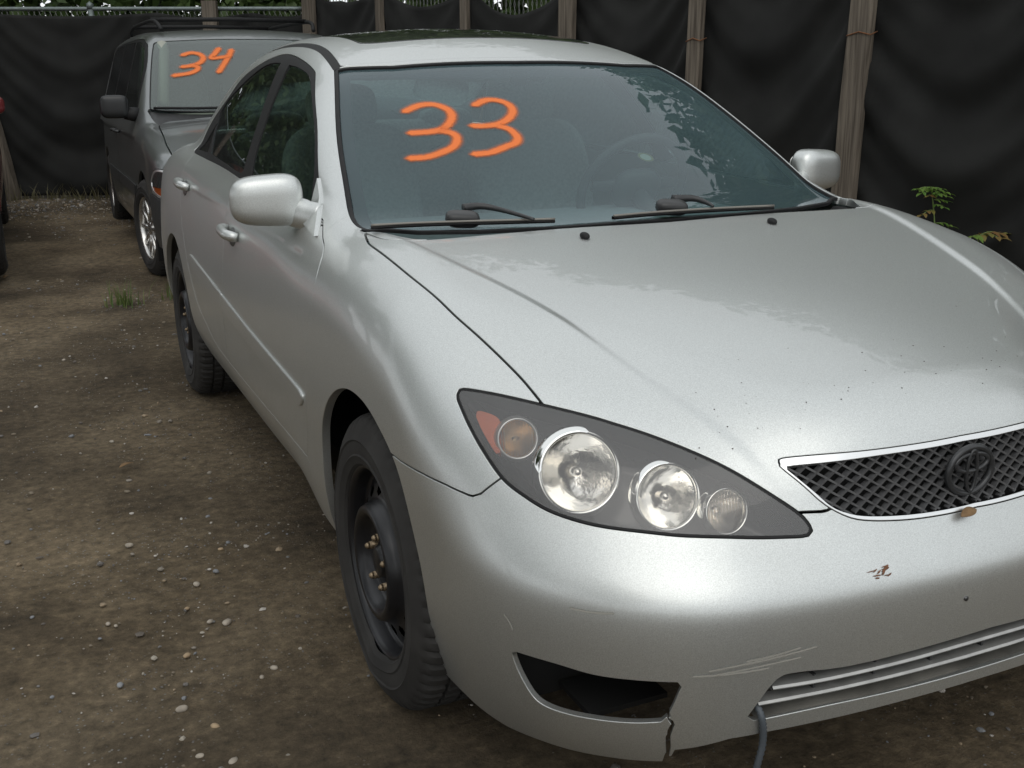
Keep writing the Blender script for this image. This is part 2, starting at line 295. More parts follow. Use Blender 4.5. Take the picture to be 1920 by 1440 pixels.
# ---- panels cut out of an implicit surface
FR = {'side': np.array([[0, 1, 0], [0, 0, 1.]]), 'top': np.array([[1, 0, 0], [0, 1., 0]]), 'front': np.array([[1, 0, 0], [0, 0, 1.]]),
      'hood': np.array([[1, 0, 0], [0, .8, .6]]), 'ws': np.array([[1, 0, 0], [0, .9, .43]]), 'rear': np.array([[1, 0, 0], [0, .86, -.5]])}
_n = np.array([-.50, -.58, .64]); _n /= np.linalg.norm(_n); _a = np.cross([0, 0, 1.], _n); _a /= np.linalg.norm(_a)
FR['hl'] = np.stack([_a, np.cross(_n, _a)])
def to2(P, fr): return np.asarray(P, float)@FR[fr].T
def sdf(P, poly):
    """signed distance of 2-D points to a closed polygon (negative inside)"""
    P = np.asarray(P, float); poly = np.asarray(poly, float); d = np.full(len(P), 1e9); ins = np.zeros(len(P), bool)
    lo, hi = poly.min(0)-.1, poly.max(0)+.1
    near = ((P > lo) & (P < hi)).all(1); Q = P[near]; dq = np.full(len(Q), 1e9); iq = np.zeros(len(Q), bool)
    for a, b in zip(poly, np.roll(poly, -1, 0)):
        e = b-a; L = e@e
        if L < 1e-14: continue
        t = np.clip(((Q-a)@e)/L, 0, 1); r = Q-a-t[:, None]*e; dq = np.minimum(dq, (r*r).sum(1))
        c = (a[1] > Q[:, 1]) != (b[1] > Q[:, 1])
        iq ^= c & (Q[:, 0] < (b[0]-a[0])*(Q[:, 1]-a[1])/((b[1]-a[1]) if b[1] != a[1] else 1e-12)+a[0])
    d[near] = np.where(iq, -1, 1)*np.sqrt(dq); d[~near] = .1
    return d
def split(M, f):
    V, T = M; f = np.where(np.abs(f) < 1e-7, 1e-7, f); s = f < 0; c = s[T].sum(1)
    mix = T[(c == 1) | (c == 2)]; cm = c[(c == 1) | (c == 2)]
    tin, tout = [T[c == 3]], [T[c == 0]]
    if len(mix):
        ss = s[mix]; lone_in = cm == 1
        k = np.where(lone_in, np.argmax(ss, 1), np.argmin(ss, 1))
        r = np.arange(len(mix)); v0, v1, v2 = mix[r, k], mix[r, (k+1) % 3], mix[r, (k+2) % 3]
        E = np.concatenate([np.stack([v0, v1], 1), np.stack([v0, v2], 1)]); Es = np.sort(E, 1)
        U, inv = np.unique(Es, axis=0, return_inverse=True); inv = inv.ravel()
        t = f[U[:, 0]]/(f[U[:, 0]]-f[U[:, 1]]); NV = V[U[:, 0]]*(1-t)[:, None]+V[U[:, 1]]*t[:, None]
        p, q = inv[:len(mix)]+len(V), inv[len(mix):]+len(V); V = np.concatenate([V, NV])
        A = np.stack([v0, p, q], 1); B = np.concatenate([np.stack([p, v1, v2], 1), np.stack([p, v2, q], 1)]); L2 = np.concatenate([lone_in, lone_in])
        tin += [A[lone_in], B[~L2]]; tout += [A[~lone_in], B[L2]]
    def comp(Tl):
        Tl = np.concatenate(Tl)
        if not len(Tl): return np.zeros((0, 3)), Tl
        u, i = np.unique(Tl, return_inverse=True); return V[u], i.reshape(-1, 3)
    return comp(tin), comp(tout)
def cutf(M, poly, fr, mask=None):
    f = sdf(to2(M[0], fr), poly)
    if mask is not None: f = np.where(mask(M[0]), f, .1)
    return f
def cut(M, poly, fr, g=.002, mask=None):
    f = cutf(M, poly, fr, mask)
    a, _ = split(M, f+g); _, b = split(M, f-g); return a, b
def panel(name, M, F, mat, parent, depth=.012, off=0., side=0, bev=.0012):
    """shell piece with its edges turned in; side 0 = joined with its mirror image, +1/-1 = image right / left copy"""
    V, T = M
    if not len(T): return None
    off_arr = off(V) if callable(off) else None
    V = project(F, V.copy(), 2); cx = np.abs(V[:, 0]) < 6e-4
    if side == 0: V[cx, 0] = 0
    N = nrm(F, V)
    if side == 0:
        N[cx, 0] = 0; n = len(V); idx = np.arange(n)+n; idx[cx] = np.where(cx)[0]
        V2, N2 = V*(-1, 1, 1), N*(-1, 1, 1); T = np.concatenate([T, idx[T][:, ::-1]])
        V, N = np.concatenate([V, V2]), np.concatenate([N, N2])
        u, i = np.unique(T, return_inverse=True); V, N, T = V[u], N[u], i.reshape(-1, 3)
    elif side > 0:
        V, N, T = V*(-1, 1, 1), N*(-1, 1, 1), T[:, ::-1]
    N /= np.linalg.norm(N, axis=1, keepdims=True)
    V = V+N*(off if off_arr is None else off_arr[:, None])
    E = np.concatenate([T[:, [0, 1]], T[:, [1, 2]], T[:, [2, 0]]]); key = np.sort(E, 1)
    U, inv, cnt = np.unique(key, axis=0, return_inverse=True, return_counts=True); B = E[cnt[inv.ravel()] == 1]
    P = [T]; VV, NN = [V], [N]
    if depth and len(B):
        ids = np.unique(B); mp = -np.ones(len(V), int); mp[ids] = np.arange(len(ids)); O = np.zeros((len(ids), 3))
        tg = V[B[:, 1]]-V[B[:, 0]]; tg /= np.linalg.norm(tg, axis=1, keepdims=True)+1e-12
        for k in (0, 1): np.add.at(O, mp[B[:, k]], np.cross(tg, N[B[:, k]]))
        O /= np.linalg.norm(O, axis=1, keepdims=True)+1e-12
        n0, m = len(V), len(ids); v, n = V[ids], N[ids]
        r1 = v+O*bev*.6-n*bev; r2 = r1-n*depth
        q = n+O; q /= np.linalg.norm(q, axis=1, keepdims=True)+1e-9
        ra = r1-n*bev*.8+O*bev*.15
        VV += [r1, ra, r2]; NN += [q, O, O]
        a, b = B[:, 0], B[:, 1]; A, Bb = mp[a]+n0, mp[b]+n0
        P += [np.stack([b, a, A, Bb], 1), np.stack([Bb, A, A+m, Bb+m], 1), np.stack([Bb+m, A+m, A+2*m, Bb+2*m], 1)]
    V = np.concatenate(VV); N = np.concatenate(NN)
    return mk(name, V, P, mat, parent, N)

# ------------------------------------------------------------------ materials
def nm(name):
    m = bpy.data.materials.new(name); m.use_nodes = True; return m, m.node_tree.nodes, m.node_tree.links, m.node_tree.nodes['Principled BSDF']
def setp(b, **k):
    al = dict(col='Base Color', rough='Roughness', metal='Metallic', coat='Coat Weight', coatr='Coat Roughness', spec='Specular IOR Level', trans='Transmission Weight', ior='IOR', alpha='Alpha', sheen='Sheen Weight')
    for a, v in k.items():
        if a == 'col' and len(v) == 3: v = (*v, 1)
        b.inputs[al[a]].default_value = v
def plain(name, col, rough=.5, metal=0., var=.0, scale=20., bump=0., **k):
    m, n, l, b = nm(name); setp(b, col=col, rough=rough, metal=metal, **k)
    if var or bump:
        tc = n.new('ShaderNodeTexCoord'); t = n.new('ShaderNodeTexNoise'); t.inputs['Scale'].default_value = scale; t.inputs['Detail'].default_value = 6
        l.new(tc.outputs['Object'], t.inputs['Vector'])
        if var:
            r = n.new('ShaderNodeValToRGB'); c = np.array(col)
            r.color_ramp.elements[0].position = .3; r.color_ramp.elements[1].position = .7
            r.color_ramp.elements[0].color = (*np.clip(c*(1-var), 0, 1), 1); r.color_ramp.elements[1].color = (*np.clip(c*(1+var), 0, 1), 1)
            l.new(t.outputs['Fac'], r.inputs['Fac']); l.new(r.outputs['Color'], b.inputs['Base Color'])
        if bump:
            bp = n.new('ShaderNodeBump'); bp.inputs['Strength'].default_value = bump; bp.inputs['Distance'].default_value = .01
            l.new(t.outputs['Fac'], bp.inputs['Height']); l.new(bp.outputs['Normal'], b.inputs['Normal'])
    return m
def paint(name, col, metal=.85, rough=.36, dust=.22, dustcol=(.23, .21, .18), coat=.7):
    """metallic car paint under clear coat with a thin uneven film of dust"""
    m, n, l, b = nm(name); setp(b, col=col, metal=metal, rough=rough, coat=coat, coatr=.025)
    tc = n.new('ShaderNodeTexCoord')
    t1 = n.new('ShaderNodeTexNoise'); t1.inputs['Scale'].default_value = 3.2; t1.inputs['Detail'].default_value = 9; t1.inputs['Roughness'].default_value = .65
    t2 = n.new('ShaderNodeTexNoise'); t2.inputs['Scale'].default_value = 260; t2.inputs['Detail'].default_value = 3
    l.new(tc.outputs['Object'], t1.inputs['Vector']); l.new(tc.outputs['Object'], t2.inputs['Vector'])
    sx = n.new('ShaderNodeSeparateXYZ'); l.new(tc.outputs['Object'], sx.inputs[0])
    low = n.new('ShaderNodeMapRange'); low.inputs['From Min'].default_value = .75; low.inputs['From Max'].default_value = .2; low.inputs['To Min'].default_value = .12; low.inputs['To Max'].default_value = .75
    l.new(sx.outputs['Z'], low.inputs['Value'])
    r1 = n.new('ShaderNodeMapRange'); r1.inputs['From Min'].default_value = .35; r1.inputs['From Max'].default_value = .75; l.new(t1.outputs['Fac'], r1.inputs['Value'])
    mu = n.new('ShaderNodeMath'); mu.operation = 'MULTIPLY'; l.new(low.outputs[0], mu.inputs[0]); l.new(r1.outputs[0], mu.inputs[1])
    ad = n.new('ShaderNodeMath'); ad.operation = 'MULTIPLY_ADD'; ad.inputs[1].default_value = dust*2; ad.inputs[2].default_value = dust*.25; l.new(mu.outputs[0], ad.inputs[0])
    # metal flake: fine grain in the base colour
    fk = n.new('ShaderNodeTexNoise'); fk.inputs['Scale'].default_value = 520; fk.inputs['Detail'].default_value = 2; l.new(tc.outputs['Object'], fk.inputs['Vector'])
    fm = n.new('ShaderNodeMapRange'); fm.inputs['From Min'].default_value = .3; fm.inputs['From Max'].default_value = .7; fm.inputs['To Min'].default_value = .86; fm.inputs['To Max'].default_value = 1.14; l.new(fk.outputs['Fac'], fm.inputs['Value'])
    fc = n.new('ShaderNodeMix'); fc.data_type = 'RGBA'; fc.blend_type = 'MULTIPLY'; fc.inputs[0].default_value = 1; fc.inputs[6].default_value = (*col, 1); l.new(fm.outputs[0], fc.inputs[7]); l.new(fc.outputs[2], b.inputs['Base Color'])
    # fine specks of dirt
    sp = n.new('ShaderNodeMapRange'); sp.inputs['From Min'].default_value = .70; sp.inputs['From Max'].default_value = .78; sp.inputs['To Max'].default_value = .35; l.new(t2.outputs['Fac'], sp.inputs['Value'])
    mx = n.new('ShaderNodeMath'); mx.operation = 'MAXIMUM'; l.new(ad.outputs[0], mx.inputs[0]); l.new(sp.outputs[0], mx.inputs[1])
    d = n.new('ShaderNodeBsdfDiffuse'); d.inputs['Color'].default_value = (*dustcol, 1)
    mix = n.new('ShaderNodeMixShader'); l.new(mx.outputs[0], mix.inputs[0]); l.new(b.outputs[0], mix.inputs[1]); l.new(d.outputs[0], mix.inputs[2])
    l.new(mix.outputs[0], n['Material Output'].inputs[0])
    return m
def glass(name, tint=(.55, .68, .62), dust=.10, dustcol=(.32, .34, .33), refl=1.5, rough=.01, haze=0.):
    m, n, l, b = nm(name); n.remove(b)
    tr = n.new('ShaderNodeBsdfTransparent'); tr.inputs['Color'].default_value = (*tint, 1)
    gl = n.new('ShaderNodeBsdfGlossy'); gl.inputs['Roughness'].default_value = rough; gl.inputs['Color'].default_value = (.95, .97, 1, 1)
    fr = n.new('ShaderNodeFresnel'); fr.inputs['IOR'].default_value = refl
    m1 = n.new('ShaderNodeMixShader'); l.new(fr.outputs[0], m1.inputs[0]); l.new(tr.outputs[0], m1.inputs[1]); l.new(gl.outputs[0], m1.inputs[2])
    df = n.new('ShaderNodeBsdfDiffuse'); df.inputs['Color'].default_value = (*dustcol, 1)
    tc = n.new('ShaderNodeTexCoord'); t = n.new('ShaderNodeTexNoise'); t.inputs['Scale'].default_value = 5; t.inputs['Detail'].default_value = 8; l.new(tc.outputs['Object'], t.inputs['Vector'])
    r = n.new('ShaderNodeMapRange'); r.inputs['From Min'].default_value = .3; r.inputs['From Max'].default_value = .7; r.inputs['To Min'].default_value = dust*.92; r.inputs['To Max'].default_value = dust*1.08; l.new(t.outputs['Fac'], r.inputs['Value'])
    m2 = n.new('ShaderNodeMixShader'); l.new(r.outputs[0], m2.inputs[0]); l.new(m1.outputs[0], m2.inputs[1]); l.new(df.outputs[0], m2.inputs[2])
    if haze:                                                       # weathered plastic: a broad soft sheen over the clear part
        hg = n.new('ShaderNodeBsdfGlossy'); hg.inputs['Roughness'].default_value = .42; m3 = n.new('ShaderNodeMixShader'); m3.inputs[0].default_value = haze
        l.new(m2.outputs[0], m3.inputs[1]); l.new(hg.outputs[0], m3.inputs[2]); m2 = m3
    l.new(m2.outputs[0], n['Material Output'].inputs[0]); return m
SILVER = paint('silver_paint', (.610, .632, .622), .93, .43, .17, coat=.55)
GREY = paint('grey_van_paint', (.22, .235, .24), .80, .34, .22, (.16, .15, .13))
RED = paint('dark_red_paint', (.16, .012, .016), .35, .3, .12)
BLACK = plain('black_rubber_trim', (.012, .012, .0125), .6, 0, .25, 60, spec=.25)
PLASTIC = plain('dark_plastic', (.028, .029, .030), .42, 0, .2, 40)
GLOSSY = plain('gloss_black', (.012, .012, .013), .18)
SATIN = plain('satin_silver', (.78, .79, .79), .3, .85)
DULL = plain('dull_silver_plastic', (.40, .40, .385), .45, .6, .15, 30)
CHROME = plain('chrome', (.82, .82, .80), .09, 1.0)
CHROMER = plain('reflector_chrome', (.86, .85, .82), .10, 1.0, 0, 34, .12)
AMBER = plain('amber_plastic', (.42, .072, .007), .25, 0, .15, 80)
TYRE = plain('tyre_rubber', (.018, .0168, .0155), .8, 0, .4, 10, .3)
STEEL = plain('black_steel_rim', (.009, .0092, .011), .36, .1, .6, 9)
NUT = plain('lug_nut_metal', (.25, .19, .125), .45, .8, .5, 90)
RUST = plain('rust', (.16, .065, .025), .8, 0, .4, 60)
DARK = plain('dark_cavity', (.008, .008, .008), .9)
SEAT = plain('seat_cloth', (.30, .34, .34), .9, 0, .2, 90)
DASH = plain('dashboard_plastic', (.22, .26, .265), .6, 0, .1, 60)
WGLASS = glass('windshield_glass', (.68, .80, .80), .17, (.20, .31, .34), 1.45)  # dust film, coloured teal so it also paints in the hazy sky reflection
SGLASS = glass('side_glass', (.50, .61, .56), .035, (.2, .22, .2), 1.52)
VGLASS = glass('van_glass', (.64, .74, .69), .24, (.33, .385, .36), 1.55)
LENS = glass('headlight_lens', (.96, .95, .93), .06, (.37, .345, .31), 1.42, .03, .09)
FRIT = plain('windshield_frit', (.02, .02, .022), .5)

# ------------------------------------------------------------------ ground
def gz(x, y):
    return .02*np.maximum(np.asarray(y, float)-5.5, 0)*np.clip((30-np.asarray(y, float))/10, 0, 1)
def ground_mat():
    m, n, l, b = nm('packed_dirt'); setp(b, rough=.93, spec=.25)
    tc = n.new('ShaderNodeTexCoord')
    def noise(s, d=8, r=.6):
        t = n.new('ShaderNodeTexNoise'); t.inputs['Scale'].default_value = s; t.inputs['Detail'].default_value = d; t.inputs['Roughness'].default_value = r
        l.new(tc.outputs['Object'], t.inputs['Vector']); return t
    def ramp(t, *st):
        r = n.new('ShaderNodeValToRGB'); e = r.color_ramp.elements
        while len(e) < len(st): e.new(.5)
        for q, (p, c) in zip(e, st): q.position = p; q.color = (*c, 1)
        l.new(t.outputs['Fac'], r.inputs['Fac']); return r
    big = ramp(noise(1.5, 7, .62), (.28, (.048, .038, .026)), (.47, (.135, .106, .070)), (.68, (.225, .180, .122)))
    fine = ramp(noise(26, 9, .72), (.32, (.45, .45, .44)), (.56, (1.02, 1.0, .97)), (.76, (1.8, 1.75, 1.65)))
    mixc = n.new('ShaderNodeMix'); mixc.data_type = 'RGBA'; mixc.blend_type = 'MULTIPLY'; mixc.inputs[0].default_value = 1
    damp = ramp(noise(.55, 4, .5), (.34, (.52, .51, .50)), (.50, (1, 1, 1)), (.68, (1.18, 1.16, 1.12)))
    mixd = n.new('ShaderNodeMix'); mixd.data_type = 'RGBA'; mixd.blend_type = 'MULTIPLY'; mixd.inputs[0].default_value = 1
    l.new(big.outputs[0], mixd.inputs[6]); l.new(damp.outputs[0], mixd.inputs[7]); l.new(mixd.outputs[2], mixc.inputs[6]); l.new(fine.outputs[0], mixc.inputs[7])
    # embedded grit
    vo = n.new('ShaderNodeTexVoronoi'); vo.inputs['Scale'].default_value = 85; vo.inputs['Randomness'].default_value = 1; l.new(tc.outputs['Object'], vo.inputs['Vector'])
    gr = n.new('ShaderNodeMapRange'); gr.inputs['From Min'].default_value = .30; gr.inputs['From Max'].default_value = .18; l.new(vo.outputs['Distance'], gr.inputs['Value'])
    wn_ = n.new('ShaderNodeTexWhiteNoise'); l.new(vo.outputs['Position'], wn_.inputs['Vector'])
    th = n.new('ShaderNodeMapRange'); th.inputs['From Min'].default_value = .72; th.inputs['From Max'].default_value = .80; l.new(wn_.outputs['Value'], th.inputs['Value'])
    pa = noise(1.7, 3); pr_ = n.new('ShaderNodeMapRange'); pr_.inputs['From Min'].default_value = .42; pr_.inputs['From Max'].default_value = .62; l.new(pa.outputs['Fac'], pr_.inputs['Value'])
    g1 = n.new('ShaderNodeMath'); g1.operation = 'MULTIPLY'; l.new(gr.outputs[0], g1.inputs[0]); l.new(th.outputs[0], g1.inputs[1])
    g2 = n.new('ShaderNodeMath'); g2.operation = 'MULTIPLY'; l.new(g1.outputs[0], g2.inputs[0]); l.new(pr_.outputs[0], g2.inputs[1])
    gc = n.new('ShaderNodeMix'); gc.data_type = 'RGBA'; l.new(wn_.outputs['Value'], gc.inputs[0]); gc.inputs[6].default_value = (.34, .29, .22, 1); gc.inputs[7].default_value = (.28, .27, .25, 1)
    fin = n.new('ShaderNodeMix'); fin.data_type = 'RGBA'; l.new(g2.outputs[0], fin.inputs[0]); l.new(mixc.outputs[2], fin.inputs[6]); l.new(gc.outputs[2], fin.inputs[7])
    l.new(fin.outputs[2], b.inputs['Base Color'])
    bp = n.new('ShaderNodeBump'); bp.inputs['Strength'].default_value = 1.0; bp.inputs['Distance'].default_value = .02
    bn = noise(38, 10, .75); l.new(bn.outputs['Fac'], bp.inputs['Height'])
    bp2 = n.new('ShaderNodeBump'); bp2.inputs['Strength'].default_value = .8; bp2.inputs['Distance'].default_value = .01; l.new(g2.outputs[0], bp2.inputs['Height']); l.new(bp.outputs[0], bp2.inputs['Normal'])
    l.new(bp2.outputs[0], b.inputs['Normal'])
    return m
def build_ground():
    xs = np.concatenate([[-300, -80, -30, -14], np.arange(-7, 5.01, .07), [9, 14, 30, 80, 300]])
    ys = np.concatenate([[-300, -80, -30, -12], np.arange(-3, 13.01, .07), [16, 22, 40, 90, 300]])
    X, Y = np.meshgrid(xs, ys, indexing='ij')
    rough = np.zeros(X.shape)
    for k in range(26):
        w = RNG.normal(size=2)*RNG.uniform(1.5, 11); rough += np.sin(X*w[0]+Y*w[1]+RNG.uniform(0, 6))/(1.2+np.hypot(*w))
    Z = gz(X, Y)+rough*.006*((np.abs(X) < 8) & (Y > -4) & (Y < 14))
    # keep it level right under the tyres
    for (a, b) in ((-.78, 0), (.78, 0), (-.78, 2.72), (.78, 2.72)):
        w = np.exp(-((X-a)**2+(Y-b)**2)/.05); Z = Z*(1-w)-.003*w
    nx, ny = len(xs), len(ys); i, j = np.meshgrid(np.arange(nx-1), np.arange(ny-1), indexing='ij'); k = (i*ny+j).ravel()
    o = mk('ground', np.stack([X, Y, Z], -1).reshape(-1, 3), np.stack([k, k+ny, k+ny+1, k+1], 1), ground_mat())
    tag(o, kind='structure'); return o
GROUND = build_ground()
def ico():
    t = (1+5**.5)/2
    v = np.array([(-1, t, 0), (1, t, 0), (-1, -t, 0), (1, -t, 0), (0, -1, t), (0, 1, t), (0, -1, -t), (0, 1, -t), (t, 0, -1), (t, 0, 1), (-t, 0, -1), (-t, 0, 1)], float)
    f = np.array([(0, 11, 5), (0, 5, 1), (0, 1, 7), (0, 7, 10), (0, 10, 11), (1, 5, 9), (5, 11, 4), (11, 10, 2), (10, 7, 6), (7, 1, 8), (3, 9, 4), (3, 4, 2), (3, 2, 6), (3, 6, 8), (3, 8, 9), (4, 9, 5), (2, 4, 11), (6, 2, 10), (8, 6, 7), (9, 8, 1)])
    return v/np.linalg.norm(v, axis=1, keepdims=True), f
def ico2():
    v, f = ico(); cache = {}; v = list(v); out = []
    def mid(a, b):
        k = (min(a, b), max(a, b))
        if k not in cache: p = (v[a]+v[b]); v.append(p/np.linalg.norm(p)); cache[k] = len(v)-1
        return cache[k]
    for a, b, c in f:
        x, y, z = mid(a, b), mid(b, c), mid(c, a); out += [(a, x, z), (x, b, y), (z, y, c), (x, y, z)]
    return np.array(v), np.array(out)
def pebble_mat(name, cols):
    m, n, l, b = nm(name); setp(b, rough=.8)
    g = n.new('ShaderNodeNewGeometry'); r = n.new('ShaderNodeValToRGB'); e = r.color_ramp.elements; r.color_ramp.interpolation = 'CONSTANT'
    while len(e) < len(cols): e.new(.5)
    for k, c in enumerate(cols): e[k].position = k/len(cols); e[k].color = (*c, 1)
    l.new(g.outputs['Random Per Island'], r.inputs['Fac']); l.new(r.outputs[0], b.inputs['Base Color']); return m
PEB = pebble_mat('pebbles', [(.22, .195, .16), (.12, .11, .10), (.31, .28, .23), (.17, .14, .10), (.18, .185, .19), (.26, .20, .13), (.40, .37, .33), (.10, .085, .07), (.15, .145, .135)])
def scatter_pebbles():
    v, f = ico(); V, P, n = [], [], 0
    def put(x, y, s):
        nonlocal n
        d = s*RNG.uniform(.55, 1.25, 3)*(1, 1, .6); a = RNG.uniform(0, 6.3); c, q = math.cos(a), math.sin(a)
        w = v*(1+RNG.normal(0, .12, (12, 1)))*d; w = np.stack([w[:, 0]*c-w[:, 1]*q, w[:, 0]*q+w[:, 1]*c, w[:, 2]], 1)
        V.append(w+(x, y, float(gz(x, y))+d[2]*.12)); P.append(f+n); n += 12
    clumps = np.stack([RNG.uniform(-3.6, -.3, 60), RNG.uniform(-1.6, 9, 60)], 1)
    for k in range(17000):
        if k % 3: x, y = RNG.uniform(-4, -.2), RNG.uniform(-1.8, 10.5)
        else: c = clumps[RNG.integers(60)]; x, y = c[0]+RNG.normal(0, .16), c[1]+RNG.normal(0, .16)
        put(x, y, min(.0021*RNG.pareto(2.2)+.0016, .012))
    for k in range(700): put(RNG.uniform(-.8, 1.6), RNG.uniform(-1.6, -.5), min(.003*RNG.pareto(2.6)+.0025, .010))
    for k in range(3500): put(RNG.uniform(-3.5, -.4), 10.6-abs(RNG.normal(0, 1.1)), min(.006*RNG.pareto(2.6)+.004, .02))
    tag(mk('gravel', np.concatenate(V), np.concatenate(P), PEB, smooth=False), kind='stuff')
scatter_pebbles()
v2, f2 = ico2()
STONE = [plain('pale_stone', (.33, .29, .235), .8, 0, .25, 40), plain('tan_stone', (.30, .22, .135), .8, 0, .25, 40), plain('grey_stone', (.19, .195, .20), .8, 0, .25, 40)]
for k, (x, y, s, c) in enumerate([(-1.162, 0.74, 0.0104, 0),(-1.291, 0.121, 0.0122, 0),(-1.236, 0.022, 0.0095, 1),(-1.406, 0.285, 0.009, 2),(-1.208, 0.605, 0.0071, 1),(-1.06, 0.947, 0.0079, 1),(-1.099, 0.801, 0.0091, 2),(-1.224, -0.122, 0.0102, 0),(-1.283, -0.074, 0.008, 0),(-1.066, 0.207, 0.0089, 0),(-1.101, 0.179, 0.0063, 0),(-1.405, 0.607, 0.0071, 0),(-1.165, 0.506, 0.0083, 0),(-1.126, 0.482, 0.0124, 0),(-1.304, 1.094, 0.0114, 0),(-1.245, 0.356, 0.0092, 1),(-0.662, 6.542, 0.0164, 0),(-1.362, 3.571, 0.0109, 0),(-1.388, 0.588, 0.0056, 0),(-1.582, 0.731, 0.0059, 2)]):
    w = v2*(1+RNG.normal(0, .05, (len(v2), 1)))*np.array([1.15, .85, .6])*s; a = RNG.uniform(0, 3)
    w = w@np.array([[math.cos(a), math.sin(a), 0], [-math.sin(a), math.cos(a), 0], [0, 0, 1]])
    mk('stone', w+(x, y, s*.2+float(gz(x, y))), f2, STONE[c], GROUND)

# ------------------------------------------------------------------ fence
WOOD = plain('weathered_wood', (.20, .18, .155), .85, 0, .35, 9, .3)
def wood_mat():
    m, n, l, b = nm('weathered_grey_wood'); setp(b, rough=.85)
    tc = n.new('ShaderNodeTexCoord'); mp = n.new('ShaderNodeMapping'); mp.inputs['Scale'].default_value = (38, 38, 1.6); l.new(tc.outputs['Object'], mp.inputs[0])
    t = n.new('ShaderNodeTexNoise'); t.inputs['Scale'].default_value = 1.6; t.inputs['Detail'].default_value = 7; l.new(mp.outputs[0], t.inputs['Vector'])
    r = n.new('ShaderNodeValToRGB'); r.color_ramp.elements[0].position = .3; r.color_ramp.elements[0].color = (.056, .044, .033, 1); r.color_ramp.elements[1].position = .68; r.color_ramp.elements[1].color = (.165, .140, .110, 1)
    l.new(t.outputs['Fac'], r.inputs['Fac']); l.new(r.outputs[0], b.inputs['Base Color'])
    bp = n.new('ShaderNodeBump'); bp.inputs['Strength'].default_value = .5; bp.inputs['Distance'].default_value = .004; l.new(t.outputs['Fac'], bp.inputs['Height']); l.new(bp.outputs[0], b.inputs['Normal']); return m
WOOD = wood_mat()
def fabric_mat():
    m, n, l, b = nm('black_privacy_fabric'); setp(b, rough=.8, sheen=.05, spec=.2)
    tc = n.new('ShaderNodeTexCoord'); t = n.new('ShaderNodeTexNoise'); t.inputs['Scale'].default_value = 2.5; t.inputs['Detail'].default_value = 8; l.new(tc.outputs['Object'], t.inputs['Vector'])
    r = n.new('ShaderNodeValToRGB'); r.color_ramp.elements[0].position = .3; r.color_ramp.elements[0].color = (.008, .0083, .0080, 1); r.color_ramp.elements[1].position = .75; r.color_ramp.elements[1].color = (.019, .0195, .0185, 1)
    l.new(t.outputs['Fac'], r.inputs['Fac']); l.new(r.outputs[0], b.inputs['Base Color'])
    wv = n.new('ShaderNodeTexNoise'); wv.inputs['Scale'].default_value = 220; l.new(tc.outputs['Object'], wv.inputs['Vector'])
    bp = n.new('ShaderNodeBump'); bp.inputs['Strength'].default_value = .25; bp.inputs['Distance'].default_value = .003; l.new(wv.outputs['Fac'], bp.inputs['Height']); l.new(bp.outputs[0], b.inputs['Normal']); return m
FABRIC = fabric_mat()
GALV = plain('galvanised_steel', (.17, .20, .195), .5, .5, .2, 30)
WIRE = plain('fence_wire', (.30, .31, .30), .5, .6)
